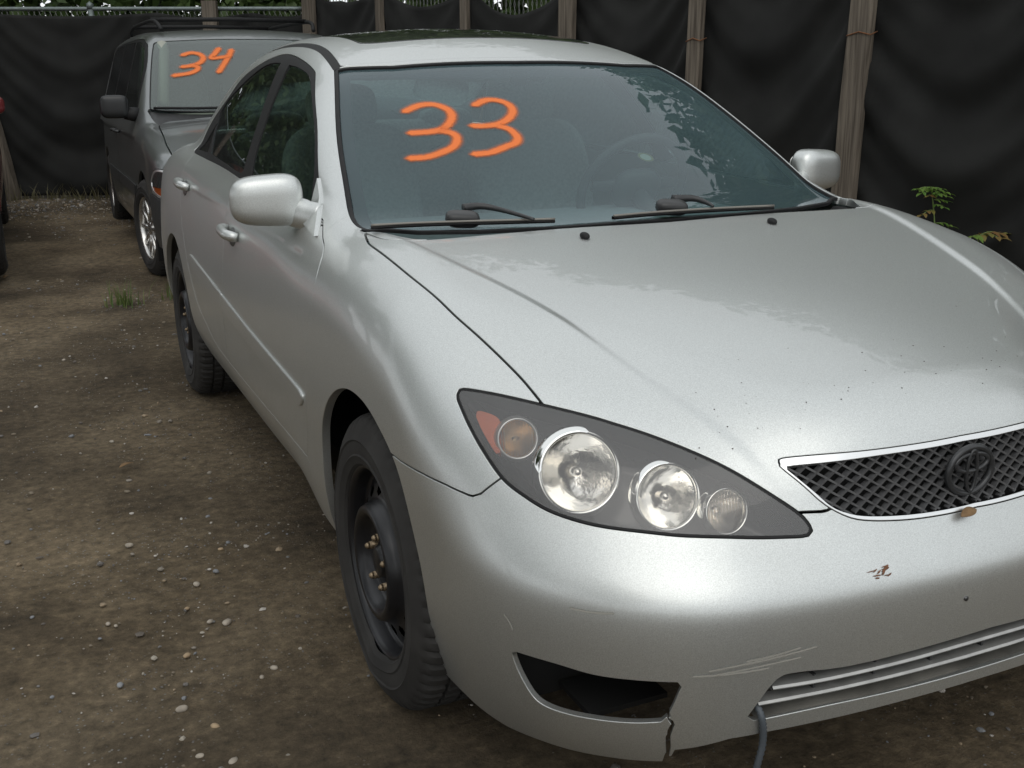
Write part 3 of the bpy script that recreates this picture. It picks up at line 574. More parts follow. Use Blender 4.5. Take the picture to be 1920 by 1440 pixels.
def fence_run(name, A, B, bays, H, sag, label, seed, posts, rail, tie=True, chain=(0, 1), tdrop=.06):
    """a straight run: draped fabric, chain-link showing above it, rail, posts"""
    rg = np.random.default_rng(seed); A, B = np.array(A, float), np.array(B, float); L = np.linalg.norm(B-A); t = (B-A)/L; nrm_ = np.array([t[1], -t[0]])
    if nrm_@(np.array([0, 0])-(A+B)/2) < 0: nrm_ = -nrm_
    root = empty(name, (0, 0, 0)); tag(root, label, 'fence')
    ns = int(L/.035); nz = 56
    s = np.linspace(0, L, ns); q = np.linspace(0, 1, nz); S, Q = np.meshgrid(s, q, indexing='ij')
    bs = np.array(bays); i = np.clip(np.searchsorted(bs, S)-1, 0, len(bs)-2); c = (bs[i]+bs[i+1])/2; hw = (bs[i+1]-bs[i])/2; u = (S-c)/hw
    sg = np.array(sag)[i]; gx, gy = A[0]+S*t[0], A[1]+S*t[1]; g = gz(gx, gy)
    top = H-tdrop-sg*(1-u*u)
    Z = Q*(top-.03)+.03
    D = np.zeros(S.shape)
    rp = rg.uniform(0, 6, (len(bs), 4)); ra = rg.uniform(.5, 1.1, (len(bs), 4)); rk = rg.uniform(.8, 1.25, (len(bs), 3)); sk = rg.uniform(-.35, .35, len(bs))
    down = (H-Z)
    ph = down+rk[i, 2]*.8*(np.abs(u+sk[i]*.5)**1.7)*np.clip(hw, .3, 1.2)
    D += .034*ra[i, 0]*np.sin(2*np.pi*ph/(.62*rk[i, 0])+rp[i, 0])*np.clip(down*1.6, .15, 1)*(.25+.75*(1-u*u))
    D += .016*ra[i, 1]*np.sin(2*np.pi*ph/(.27*rk[i, 1])+rp[i, 1]+1.5*u)*(.3+.7*np.abs(u))
    D += .03*np.sin(u*9+down*2.3+rp[i, 2])*np.exp(-((1-np.abs(u))/.25)**2)
    for k in range(10):
        w = rg.normal(size=2)*rg.uniform(2, 9); D += .010*np.sin(S*w[0]+Z*w[1]+rg.uniform(0, 6))/(1+.12*np.hypot(*w))
    D = .035+np.maximum(D+.03, -.03)*np.clip((1-u*u)*4+.25, 0, 1)
    P = np.stack([gx+nrm_[0]*D, gy+nrm_[1]*D, Z+g], -1).reshape(-1, 3)
    a, b = np.meshgrid(np.arange(ns-1), np.arange(nz-1), indexing='ij'); k = (a*nz+b).ravel()
    o = mk('privacy_fabric', P, np.stack([k, k+nz, k+nz+1, k+1], 1), FABRIC, root)
    md = o.modifiers.new('thick', 'SOLIDIFY'); md.thickness = .002
    # chain link: zig-zag wires, only where it can show above the fabric
    m = MB(); p = .055; lo = H-.62; kz = int((H-lo)/p)
    x = chain[0]*L; j = 0
    while x < chain[1]*L:
        pts = []
        for k in range(kz+1):
            xx = x+(p*.5 if (k % 2) else 0)*(1 if j % 2 == 0 else 1); pts.append((xx, .004*(1 if k % 2 else -1), lo+k*p))
        for sgn in (1,):
            w = np.array([(A[0]+a_*t[0]+nrm_[0]*b_, A[1]+a_*t[1]+nrm_[1]*b_, c_+float(gz(A[0]+a_*t[0], A[1]+a_*t[1]))) for a_, b_, c_ in pts]); m.tube(w, .0026, 3, False)
            w2 = np.array([(A[0]+a_*t[0]-nrm_[0]*b_, A[1]+a_*t[1]-nrm_[1]*b_, c_+float(gz(A[0]+a_*t[0], A[1]+a_*t[1]))) for a_, b_, c_ in [(2*x-q_[0]+p*.5-.0, q_[1], q_[2]) for q_ in pts]]); m.tube(w2, .0026, 3, False)
        x += p; j += 1
    if m.n: tag(m.build('chain_link', WIRE, root), kind='stuff')
    if rail:
        ss = np.linspace(0, L, 30); pts = np.array([(A[0]+a_*t[0], A[1]+a_*t[1], H+float(gz(A[0]+a_*t[0], A[1]+a_*t[1]))) for a_ in ss]); MB().tube(pts, .021, 10).build('top_rail', GALV, root)
    for (kind, sp, w, d, tilt, hh) in posts:
        x, y = A+t*sp; g0 = float(gz(x, y)); ax = np.arctan2(t[1], t[0])
        if kind == 'pipe':
            mb = MB().tube([(x, y, g0-.1), (x+tilt*t[0], y+tilt*t[1], g0+hh)], .03, 12); mb.lathe([(0, .0), (.036, .0), (.036, .05), (.0, .075)], 12, np.array([[0, 1, 0, x+tilt*t[0]], [0, 0, 1, y+tilt*t[1]], [1, 0, 0, g0+hh-.02]]))
            mb.build('metal_post', GALV, root)
        else:
            off = .085+d/2; x += nrm_[0]*off; y += nrm_[1]*off
            nseg = 9; hs = np.linspace(-.1, hh, nseg); V = []
            for z in hs:
                f_ = z/hh; xs_ = x+t[0]*tilt*f_; ys_ = y+t[1]*tilt*f_; jx = rg.normal(0, .003, 8)
                oct_ = [(-1, -.8), (-.9, -1), (.9, -1), (1, -.8), (1, .8), (.9, 1), (-.9, 1), (-1, .8)]
                for q_, (a_, b_) in enumerate(oct_): V.append((xs_+t[0]*a_*w/2+nrm_[0]*b_*d/2+jx[q_]*t[0], ys_+t[1]*a_*w/2+nrm_[1]*b_*d/2+jx[q_]*t[1], g0+z))
            Q_ = np.array([[i_*8+k_, i_*8+(k_+1) % 8, (i_+1)*8+(k_+1) % 8, (i_+1)*8+k_] for i_ in range(nseg-1) for k_ in range(8)])
            po = mk('wooden_post', V, [Q_, [(nseg-1)*8+k_ for k_ in range(8)]], WOOD, root, smooth=False)
            if w > .1 and tie:
                zt = g0+1.56; xt, yt = x+t[0]*tilt*.78, y+t[1]*tilt*.78
                pts = [(xt+t[0]*a_*(w/2+.006)+nrm_[0]*b_*(d/2+.006), yt+t[1]*a_*(w/2+.006)+nrm_[1]*b_*(d/2+.006), zt+.012*math.sin(3*a_+b_)) for a_, b_ in ((-1, -1), (-1, 1), (0, 1), (1, 1), (1, -1))]
                MB().tube(pts, .004, 5).build('tie_wire', RUST, po)
    return root
RA, RB = np.array([1.62, 9.52]), np.array([3.40, 3.40])
rt = (RB-RA)/np.linalg.norm(RB-RA); RL = 14.; REND = RA+rt*RL
sp5 = np.linalg.norm(RB-RA)/5
bays = [0]+[sp5*k for k in range(1, 12)]; bays = [b for b in bays if b < RL]+[RL]
fence_run('chain_link_fence', RA, REND, bays, 2.11, [.08, .16, .26, .12, .05, .03, .06, .05, .06, .05, .06, .05][:len(bays)-1],
          'chain link fence hung with black fabric behind grey wooden posts, running beside the silver sedan', 3,
          [('wood', .02, .15, .09, .0, 2.3), ('wood', sp5*1-.02, .09, .05, .02, 2.3), ('wood', sp5*2, .085, .05, .02, 2.3), ('wood', sp5*3+.0, .15, .06, .03, 2.3), ('wood', sp5*4, .11, .06, .06, 2.3), ('wood', sp5*5, .152, .06, .085, 2.3), ('wood', sp5*6.6, .15, .06, .05, 2.3), ('wood', sp5*8.2, .15, .06, .05, 2.3)], True, True, (0, .42))
LA, LB = np.array([-7.2, 13.4]), np.array([1.60, 9.54])
LLn = np.linalg.norm(LB-LA)
def lb(x): return (x-LA[0])/(LB[0]-LA[0])*LLn
bl = [0, 1.6, 3.2, 4.8, lb(-1.55), lb(.12), lb(1.0), LLn]
fence_run('chain_link_fence', LA, LB, bl, 1.93, [.1, .1, .1, .1, .035, .05, .04],
          'back fence with galvanised top rail and black fabric, standing behind the grey minivan', 8,
          [('wood', lb(-1.44), .17, .10, -.34, 2.1), ('pipe', lb(-.42), .06, .06, -.12, 1.95), ('wood', lb(.62), .15, .08, .0, 2.0), ('pipe', 2.0, .06, .06, 0, 1.95)], True, True, (.45, 1), .04)

# ------------------------------------------------------------------ the silver sedan
def half_shell(F, lo, hi, step):
    P, Q = surface_nets(F, lo, hi, step); P = project(F, P)
    T = np.concatenate([Q[:, [0, 1, 2]], Q[:, [0, 2, 3]]])
    c = np.cross(P[T[:, 1]]-P[T[:, 0]], P[T[:, 2]]-P[T[:, 0]])
    if (c*nrm(F, P)[T[:, 0]]).sum() < 0: T = T[:, ::-1]
    a, _ = split((P, T), P[:, 0]); V = a[0]; V[V[:, 0] > -2e-4, 0] = 0
    return V, a[1]
def mirror_pts(P): return [(-x, y, z) for x, y, z in P]
def circ(cy, cz, r, n=40, a0=0, a1=2*math.pi): return [(cy+r*math.cos(a), cz+r*math.sin(a)) for a in np.linspace(a0, a1, n, endpoint=False)]
def subdiv(M):
    V, T = M; E = np.sort(np.concatenate([T[:, [0, 1]], T[:, [1, 2]], T[:, [2, 0]]]), 1); U, i = np.unique(E, axis=0, return_inverse=True); i = i.ravel()+len(V); n = len(T)
    a, b, c = i[:n], i[n:2*n], i[2*n:]
    return np.concatenate([V, (V[U[:, 0]]+V[U[:, 1]])/2]), np.concatenate([np.stack([T[:, 0], a, c], 1), np.stack([a, T[:, 1], b], 1), np.stack([c, b, T[:, 2]], 1), np.stack([a, b, c], 1)])
F = F_car
car = empty('parked_car'); tag(car, 'silver sedan nearest the camera, orange 33 sprayed on its windshield', 'car')
M = half_shell(F, (-.97, -1.02, .15), (.014, 4.06, 1.56), .0125)
# lower edge of the body
BA = ([0, .18, .351, .457, .513, .564, .5985, .6, .671, .716, .774, .80, .84, .95], [.293, .291, .287, .284, .279, .262, .252, .224, .207, .192, .181, .186, .19, .19])
def zbot(V):
    a = np.abs(V[:, 0]); return np.where(V[:, 1] < .1, np.interp(a, *BA), .252)
M, _ = split(M, zbot(M[0])-M[0][:, 2])
ARCHF = smooth_poly([(.362, .20), (.352, .30), (.338, .421), (.324, .511), (.300, .568), (.248, .628), (.185, .669), (.116, .693), (.047, .702), (-.032, .697), (-.108, .675), (-.19, .636), (-.24, .587), (-.285, .499), (-.312, .427), (-.318, .348), (-.30, .249), (-.28, .15), (0, .1), (.3, .1)], (0, 17, 18, 19), 4)
ARCHR = np.array([(2.72+.375*math.cos(t), .335+.37*math.sin(t)) for t in np.linspace(-.35, math.pi+.35, 44)]+[(2.35, .05), (3.09, .05)])
side_m = lambda V: np.abs(V[:, 0]) > .58
_, M = cut(M, ARCHF, 'side', 0, side_m); _, M = cut(M, ARCHR, 'side', 0, side_m)
hl_m = lambda V: (V[:, 1] < -.2) & (V[:, 2] > .55)
HLP = smooth_poly(to2(D['HL'], 'hl'), (11, 24), 4)
HLS, M = cut(M, HLP, 'hl', .0015, hl_m)
fr_m = lambda V: V[:, 1] < -.35
def half_front(P):
    P = [p for p in P]; return P
GRO = np.array([(x, z) for x, y, z in D['GRO']]); GRI = np.array([(x, z) for x, y, z in D['GRI']])
GRO_ = smooth_poly(GRO, (0, 6, 7, 15), 4); GRI_ = smooth_poly(GRI, (0, 6, 14), 4)
GRS, M = cut(M, GRO_, 'front', .0015, fr_m)
GRB, GRF = cut(GRS, GRI_, 'front', 0, fr_m)
_, M = cut(M, smooth_poly([(x, z) for x, y, z in D['FOG']], (0, 4, 7), 4), 'front', 0, fr_m)
_, M = cut(M, smooth_poly([(x, z) for x, y, z in D['LOW']], (0, 6, 7, 10), 3), 'front', 0, fr_m)
_, M = cut(M, [(-.617, .335), (-.609, .335), (-.597, .305), (-.602, .285), (-.597, .25), (-.599, .2), (-.604, .2), (-.605, .245), (-.611, .285), (-.604, .303)], 'front', 0, fr_m)
HPOLY = [D['HREAR'][-1]]+D['HREAR'][::-1][1:]+D['HGAP'][1:]+D['HIN']
hp = to2(HPOLY, 'hood'); nr = len(D['HREAR']); ng = len(D['HGAP'])
hp = np.concatenate([catmull(hp[:nr], 5)[:-1], catmull(hp[nr-1:nr+ng-1], 5)[:-1], hp[nr+ng-2:]])
HOOD, M = cut(M, hp, 'hood', .0030, lambda V: V[:, 1] < .52)
HOOD = subdiv(subdiv(HOOD))
# windshield with its rubber surround
wsb = [(-.725, .437, .983), (-.69, .41, .99), (-.62, .345, .99), (-.48, .30, .99), (-.29, .275, .99), (.12, .262, .99)]
WSO = [(.12, 1.133, 1.393)]+[p for p in D['WST'][::-1] if p[0] < 0]+D['WSL'][1:-1]+wsb
ws2 = to2(WSO, 'ws'); kk = 1+len([p for p in D['WST'] if p[0] < 0])
ws2 = np.concatenate([ws2[:kk-1], catmull(ws2[kk-1:kk+5], 5)[:-1], ws2[kk+4:]])
ws_m = lambda V: (V[:, 1] < 1.5) & (V[:, 2] > .94)
WSA, M = cut(M, ws2, 'ws', .0015, ws_m)
fws = cutf(WSA, ws2, 'ws')
WSG, WST_ = split(WSA, fws+.010)
# cowl strip between hood and glass
cw = [(.12, .15), (-.2, .17), (-.5, .20), (-.66, .26), (-.735, .40), (-.74, .44), (-.70, .46), (-.3, .36), (.12, .34)]
COWL, M = cut(M, cw, 'top', 0, lambda V: (V[:, 2] > .93) & (V[:, 1] < .5))
roof_m = lambda V: (V[:, 2] > 1.25)
rr = [(.12, 1.145)]+[(-.35, 1.158), (-.548, 1.197), (-.534, 1.315), (-.5215, 1.455), (-.515, 1.65), (-.516, 2.0), (-.53, 2.3), (-.55, 2.50), (-.3, 2.60), (.12, 2.63)]
ROOF, M = cut(M, smooth_poly(rr, (0, 2, 8, 10), 4), 'top', .001, roof_m)
rs = [(-.50, 1.19), (-.574, 1.186), (-.560, 1.31), (-.546, 1.455), (-.540, 1.65), (-.540, 2.0), (-.553, 2.3), (-.575, 2.52), (-.5, 2.52)]
SRF, ROOF = cut(ROOF, smooth_poly([(.1, 1.36), (-.30, 1.375), (-.405, 1.40), (-.42, 1.47), (-.42, 1.80), (-.38, 1.86), (.1, 1.88)], (0, 6), 4), 'top', .0025, roof_m)  # outline of a dark glossy panel let into the roof
STRIP, M = cut(M, smooth_poly(rs, (0, 1, 7, 8), 4), 'top', .0008, roof_m)
RG, M = cut(M, smooth_poly([(.1, 2.66), (-.46, 2.62), (-.54, 2.60), (-.60, 2.78), (-.66, 2.93), (-.3, 3.02), (.1, 3.04)], (0, 2, 4, 6), 4), 'top', .002, lambda V: (V[:, 2] > 1.08) & (V[:, 1] > 2.3))
# side windows
sw_m = lambda V: (np.abs(V[:, 0]) > .5) & (V[:, 2] > .93)
DLO, M = cut(M, smooth_poly([(y, z) for x, y, z in D['DLO']], (0, 13, 14), 4), 'side', .001, sw_m)
FW, DLO = cut(DLO, smooth_poly([(y, z) for x, y, z in D['FWIN']]+[(1.56, 1.005)]+[(y, z) for x, y, z in D['FWINR'][::-1][:-1]], (0, 6, 7, 8), 4), 'side', .001)
RW, DLO = cut(DLO, smooth_poly([(y, z) for x, y, z in D['RWIN']], (0, 5, 8), 4), 'side', .001)
QW, DLO = cut(DLO, [(y, z) for x, y, z in D['QWIN']], 'side', .001)
# bumper, doors, fender
BUM, M = cut(M, [(0, .636), (-.235, .636), (-.33, .641), (-.395, .641), (-.445, .636), (-.458, .634), (-.472, .642), (-.489, .671), (-.50, .70), (-.6, .95), (-1.3, .95), (-1.3, 0), (0, 0)], 'side', .0024, lambda V: V[:, 1] < .1)
dm = lambda V: (np.abs(V[:, 0]) > .66) & (V[:, 2] < 1.075)
FDP = catmull([(.605, 1.0), (.53, .965), (.484, .947), (.432, .905), (.412, .86), (.418, .80), (.43, .73), (.436, .684), (.45, .56), (.47, .46), (.50, .41)], 4).tolist()+[(1.56, .412), (1.545, .6), (1.53, .75), (1.525, .85), (1.54, .94), (1.58, 1.06)]
FD, M = cut(M, FDP, 'side', .002, dm)
RDP = [(1.585, 1.06), (1.545, .94), (1.53, .85), (1.535, .75), (1.55, .6), (1.565, .412)]+catmull([(1.76, .418), (1.86, .436), (1.96, .462), (2.13, .51), (2.28, .62), (2.44, .77), (2.51, .855), (2.55, .928), (2.59, 1.01), (2.60, 1.06)], 4).tolist()
RD, M = cut(M, RDP, 'side', .002, dm)
FEN, M = cut(M, [(.537, 1.2), (-.6, 1.2), (-.6, 0), (.47, 0), (.47, .40), (.537, .42)], 'side', .0009, lambda V: V[:, 1] < .65)
TRK, M = cut(M, [(-.70, 3.22), (-.74, 3.8), (-.6, 4.1), (.1, 4.1), (.1, 3.13), (-.4, 3.13)], 'top', .002, lambda V: (V[:, 2] > .75) & (V[:, 1] > 3))
hood = panel('hood', HOOD, F, SILVER, car, .014)
bumper = panel('front_bumper', BUM, F, SILVER, car, .011)
roof = panel('roof', ROOF, F, SILVER, car, .006); panel('sunroof', SRF, F, plain('sunroof_glass', (.03, .033, .03), .08, coat=.3), roof, .004, .002)
wsh = panel('windshield', WSG, F, WGLASS, car, 0, -.009)
frit = panel('black_band', split(WSG, cutf(WSG, ws2, 'ws')+.044)[1], F, FRIT, wsh, 0, -.013)
shade, _ = split(WSG, 1.352-WSG[0][:, 2])
shade = panel('tint_band', shade, F, glass('tint_band_glass', (.30, .34, .42), .25, (.12, .125, .15), 1.0), wsh, 0, -.014)
panel('windshield_trim', WST_, F, BLACK, car, .008, -.002)
cowl = panel('cowl', COWL, F, plain('cowl_black', (.010, .010, .011), .7, spec=.2), car, .0, -.026)
panel('rear_window', RG, F, SGLASS, car, .004, -.003); panel('trunk_lid', TRK, F, SILVER, car)
HOUS = plain('headlight_housing', (.024, .022, .022), .22)
for sd in (-1, 1):
    panel('fender', FEN, F, SILVER, car, .02, 0, sd)
    fd = panel('front_door', FD, F, SILVER, car, .014, 0, sd); rd = panel('rear_door', RD, F, SILVER, car, .014, 0, sd)
    panel('side_frame', M, F, SILVER, car, .02, 0, sd); panel('roof_strip', STRIP, F, BLACK, car, .004, -.002, sd)
    panel('window_frame', DLO, F, BLACK, fd, .006, -.002, sd)
    panel('window', FW, F, SGLASS, fd, .004, -.006, sd); panel('window', RW, F, SGLASS, rd, .004, -.006, sd); panel('quarter_window', QW, F, GLOSSY, rd, .004, -.005, sd)
    # body-coloured side moulding, one piece per door
    ml = [(.47, .574), (.50, .588), (.70, .60), (1.10, .622), (1.60, .652), (2.21, .688), (2.235, .680), (2.23, .645), (1.6, .607), (1.1, .575), (.7, .553), (.53, .546), (.49, .556)]
    for drm, dd in ((FD, fd), (RD, rd)):
        a, _ = split(drm, cutf(drm, smooth_poly(ml, (0, 5, 6), 4), 'side', lambda V: V[:, 2] < .8)); panel('side_molding', a, F, SILVER, dd, .008, .007, sd, .003)
    # headlight
    s_ = 1 if sd < 0 else -1
    hf = cutf(HLS, HLP, 'hl', hl_m)
    G_in, G_out = split(HLS, hf+.0048)
    hl = panel('headlight', G_out, F, BLACK, car, .05, 0, sd)
    panel('lens', G_in, F, LENS, hl, 0, -.001, sd)
    hV = project(F, HLS[0].copy(), 2); hV = hV-_n*np.minimum(.010+3*np.abs(sdf(to2(HLS[0], 'hl'), HLP)), .125)[:, None]
    mk('housing', hV*(s_, 1, 1), HLS[1] if sd < 0 else HLS[1][:, ::-1], HOUS, hl)
    amb = cutf(HLS, smooth_poly(to2(D['AMB'], 'hl'), (), 4), 'hl', hl_m)
    panel('amber_reflector', split(HLS, amb)[0], F, AMBER, hl, .02, -.02, sd)
    for (L, R, kind) in zip(D['LAMP'], (.037, .074, .059, .040), ('turn_signal', 'low_beam', 'high_beam', 'parking_lamp')):
        L = np.array(L); nn = nrm(F, L[None])[0]; ax = .40*nn+.60*np.array([0, -1, 0]); ax /= np.linalg.norm(ax)
        c = L-nn*(.018+.16*R)
        c[0] *= s_; ax[0] *= s_
        e1 = np.cross(ax, [0, 0, 1]); e1 /= np.linalg.norm(e1); e2 = np.cross(ax, e1)
        Mx = np.stack([ax, e1, e2, c], 1)
        mb = MB().lathe([(R*.7, -.060), (R*1.08, -.026), (R*1.12, -.018), (R*1.08, -.008), (R*1.0, -.001), (R*.985, 0), (R*.93, 0), (R*.90, -.004), (R*.90, -.012)], 56, Mx)
        bz = mb.build('bezel', CHROME if kind != 'turn_signal' else SATIN, hl)
        prof = [(R*.90*t, -.012-.042*(1-t**2)) for t in np.linspace(1, .08, 14)]
        MB().lathe(prof, 56, Mx).build('reflector', CHROMER if kind != 'turn_signal' else plain('amber_bowl', (.72, .55, .36), .15, .85), hl)
        if R > .04:
            MB().lathe([(.0, .004-.012), (.006, .003-.012), (.009, -.008-.012), (.009, -.04)], 20, Mx).build('bulb', plain('bulb_cap', (.75, .72, .66), .08, .9), hl)
            # faceted inner cover with fluting
        else:
            k = MB()
            for q in range(-5, 6):
                x = q*R*.15; h = math.sqrt(max(0, (R*.86)**2-x*x)); p0 = c+e1*x-ax*.010
                k.tube([p0-e2*h, p0+e2*h], R*.055, 6)
            k.build('fluted_lens', glass('fluted_glass', (.9, .86, .8), .12, (.5, .42, .34), 1.5, .05), hl)
# ---- grille
gf = panel('grille', GRF, F, SATIN, car, .02, .001)
panel('back_plate', GRB, F, DARK, gf, 0, -.045)
def ysurf(x, z, y0=-1.1, y1=-.4):
    a = np.full(np.shape(x), y0); b = np.full(np.shape(x), y1)
    for _ in range(40):
        m = (a+b)/2; f = F(np.stack([x, m, z], -1)); b = np.where(f < 0, m, b); a = np.where(f < 0, a, m)
    return b
full = np.concatenate([GRI_[GRI_[:, 0] <= 0], (GRI_[GRI_[:, 0] <= 0]*(-1, 1))[::-1]])
gm = MB()
for sg in (-1, 1):
    for k in range(-44, 45):
        x = np.arange(-.44, .44, .006); z = .66+sg*.63*(x-k*.0315)
        ok = sdf(np.stack([x, z], 1), full) < .003; ok &= (np.abs(z-.66) < .1)
        if ok.sum() < 2: continue
        x, z = x[ok], z[ok]; y = ysurf(x, z)+.010
        Vv = []
        for xx, yy, zz in zip(x, y, z):
            for (du, dv) in ((-.0016, -.001), (.0016, -.001), (.0016, .010), (-.0016, .010)): Vv.append((xx-sg*du*.5, yy+dv, zz+du))
        n_ = len(x); Qd = np.array([[i*4+q, i*4+(q+1) % 4, (i+1)*4+(q+1) % 4, (i+1)*4+q] for i in range(n_-1) for q in range(4)])
        gm.add(Vv, [Qd])
gm.build('grille_mesh', plain('grille_black', (.075, .075, .077), .35, 0, .2, 80), gf, smooth=False)
EC = np.array(D['EMB'][0]); EC[0] = 0
em = MB(); tt = np.linspace(0, 2*math.pi, 49)
def oval(rx, rz, cz, rad, cy=0): return np.stack([EC[0]+rx*np.cos(tt), np.full(49, EC[1]-.004+cy), EC[2]+cz+rz*np.sin(tt)], 1), rad
for p, rd_ in (oval(.0515, .0435, 0, .0062), oval(.0115, .0385, .000, .0036, -.004), oval(.0385, .0165, .0155, .0042, -.002)): em.tube(p, rd_, 8, False)
em.build('emblem', plain('emblem_black', (.040, .041, .043), .3, .3), gf)
# ---- lower grille of the bumper
def mirrored(P):
    P = [p for p in P if p[0] <= 0]; return P+[(-x, y, z) for x, y, z in P[::-1]]
def strip_bar(name, pts, w, d, mat, parent):
    Vv = []
    for x, y, z in pts:
        for (dy, dz) in ((0, -w/2), (-.003, 0), (0, w/2), (d, w/2), (d, -w/2)): Vv.append((x, y+dy, z+dz))
    Qd = np.array([[i*5+q, i*5+(q+1) % 5, (i+1)*5+(q+1) % 5, (i+1)*5+q] for i in range(len(pts)-1) for q in range(5)])
    return mk(name, Vv, Qd[:, ::-1], mat, parent, smooth=False)
for key in ('SL1', 'SL2'):
    P = catmull(mirrored(D[key]), 6); P = [(x, y+.002, z-(.009 if key == 'SL1' else .010)) for x, y, z in P]; strip_bar('slat', P, .0075, .026, DULL, bumper)
lowp = [p for p in D['LOW'][7:] if p[0] < 0][:-1]; lowp = sorted(lowp); lowp = catmull(mirrored(lowp), 6)
mb = MB(); n_ = len(lowp)
Vv = [p+np.array([0, dy, dz]) for p in lowp for dy, dz in ((.002, -.001), (.03, .012), (.085, .022), (.10, .12))]
mb.add(Vv, [np.array([[i*4+q, (i+1)*4+q, (i+1)*4+q+1, i*4+q+1] for i in range(n_-1) for q in range(3)])])
mb.build('lower_grille_shelf', plain('dusty_shelf', (.13, .125, .11), .6, .3, .35, 12), bumper)
for x in (-.36, -.24, -.12, 0, .12, .24, .36): MB().box((x, float(np.interp(abs(x), [0, .13, .31, .41], [-.872, -.870, -.856, -.842]))+.012, .358), (.005, .02, .03)).build('slat_rib', PLASTIC, bumper, False)
# ---- black boxes added inside the shell to stop light leaks; dark wheel housings
ib = MB().box((0, -.10, .48), (.92, .70, .36)).box((0, -.56, .46), (.56, .34, .26)).box((0, 1.7, .30), (1.5, 3.0, .08)).box((0, .30, .66), (1.16, .20, .48)).box((0, 3.2, .6), (1.3, .9, .5))
ib.build('inner_structure', DARK, car, False)
for sd in (-1, 1): MB().box((sd*.655, -.50, .34), (.25, .03, .20)).box((sd*.60, -.585, .262), (.16, .12, .010)).build('bumper_liner', DARK, bumper, False)
for sy in (0, 2.72):
    for sd in (-1, 1):
        m = MB(); th = np.linspace(-.5, math.pi+.5, 26); A = []
        for xx, rr_ in ((.775, .392), (.60, .40), (.56, .05)):
            for t in th: A.append((sd*xx, sy+rr_*math.cos(t), .335+rr_*math.sin(t)*.96))
        n_ = len(th); m.add(A, [np.array([[i*n_+q, i*n_+q+1, (i+1)*n_+q+1, (i+1)*n_+q] for i in range(2) for q in range(n_-1)])]); m.build('wheel_housing', DARK, car)
# ---- mirrors
def blob(name, c, d, e, R, mat, parent, nu=36, nv=20): return MB().sell(c, d, e[0], e[1], R, nu, nv).build(name, mat, parent)
for sd in (-1, 1):
    def mx(p): return (-p[0]*sd*-1 if False else (p[0] if sd < 0 else -p[0]), p[1], p[2])
    R = rotm('Z', 10*(-1 if sd < 0 else 1))
    c = mx(np.array([-.893, .745, 1.040]))
    v = MB().sell((0, 0, 0), (.094, .047, .066), .58, .58, None, 44, 26)
    P = np.concatenate(v.V); 
    tpr = 1-.16*np.clip(-P[:, 0]*(1)/.098, -1, 1)*(1 if sd < 0 else -1)*.6      # outer end a little smaller
    P[:, 2] *= tpr; P[:, 2] -= .006*np.sin(P[:, 0]/.098*1.5)*(1 if sd < 0 else -1)*0
    P[:, 1] = np.where(P[:, 1] > .02, .02+(P[:, 1]-.02)*.25, P[:, 1])
    P = P@R.T+c
    mo = mk('side_mirror', P, v.P, SILVER, car)
    MB().tube(catmull([mx(p) for p in ((-.862, .742, 1.022), (-.835, .730, 1.012), (-.80, .69, 1.000), (-.775, .66, .995))], 5), [.026]*4+[.025]*6+[.024]*6, 22, True, 1.62).build('mirror_arm', SILVER, mo)
    sl = [mx(tuple(q_)) for q_ in (lambda A_: project(F, A_)+nrm(F, A_)*.005)(np.array([(-.800, .56, .952), (-.807, .625, .968), (-.812, .70, .985), (-.788, .705, 1.02), (-.757, .752, 1.095), (-.766, .69, 1.05)]))]
    MB().add([np.array(q)+(sd*.004, 0, 0) for q in sl]+[np.array(q)-(sd*.010, 0, 0) for q in sl], [list(range(6)), list(range(6, 12))[::-1]]+[[i, 6+i, 6+(i+1) % 6, (i+1) % 6] for i in range(6)]).build('mirror_sail', SILVER, mo, False)
    gl_ = MB().sell(np.array(c)+R@np.array([0, .034, 0]), (.085, .002, .052), .5, .5, R); gl_.build('mirror_glass', CHROME, mo)
# ---- door handles
for sd in (-1, 1):
    for (h, par) in zip(D['HAND'], ('front_door', 'rear_door')):
        h = np.array(h); fdo = [o for o in car.children if o.name.startswith(par)][0 if sd < 0 else 1]
        ps = []
        for t in np.linspace(-1, 1, 13):
            q = np.array([h[0], h[1]+t*.092, h[2]+.004*t]); q = project(F, q[None])[0]; q = q+nrm(F, q[None])[0]*(.004+.030*max(0, 1-t**4)); ps.append(q*(1 if sd < 0 else -1, 1, 1))
        rad = [.012]+[.0145]*11+[.012]
        hd = MB().tube(ps, rad, 12, True, 1.15).build('door_handle', SILVER, fdo)
        q = project(F, np.array([[h[0], h[1]+.0, h[2]-.012]]))[0]; n_ = nrm(F, q[None])[0]; ang = math.degrees(math.atan2(n_[2], -n_[0]))
        b = MB().sell((0, 0, 0), (.006, .055, .030), 1, 1, rotm('Y', ang if sd < 0 else -ang)); P = np.concatenate(b.V)+q*(1 if sd < 0 else -1, 1, 1); mk('handle_cup', P, b.P, plain('handle_cup_paint', (.16, .165, .165), .4, .7), hd)  # darker ellipsoid paints in the shade of the recess behind the handle
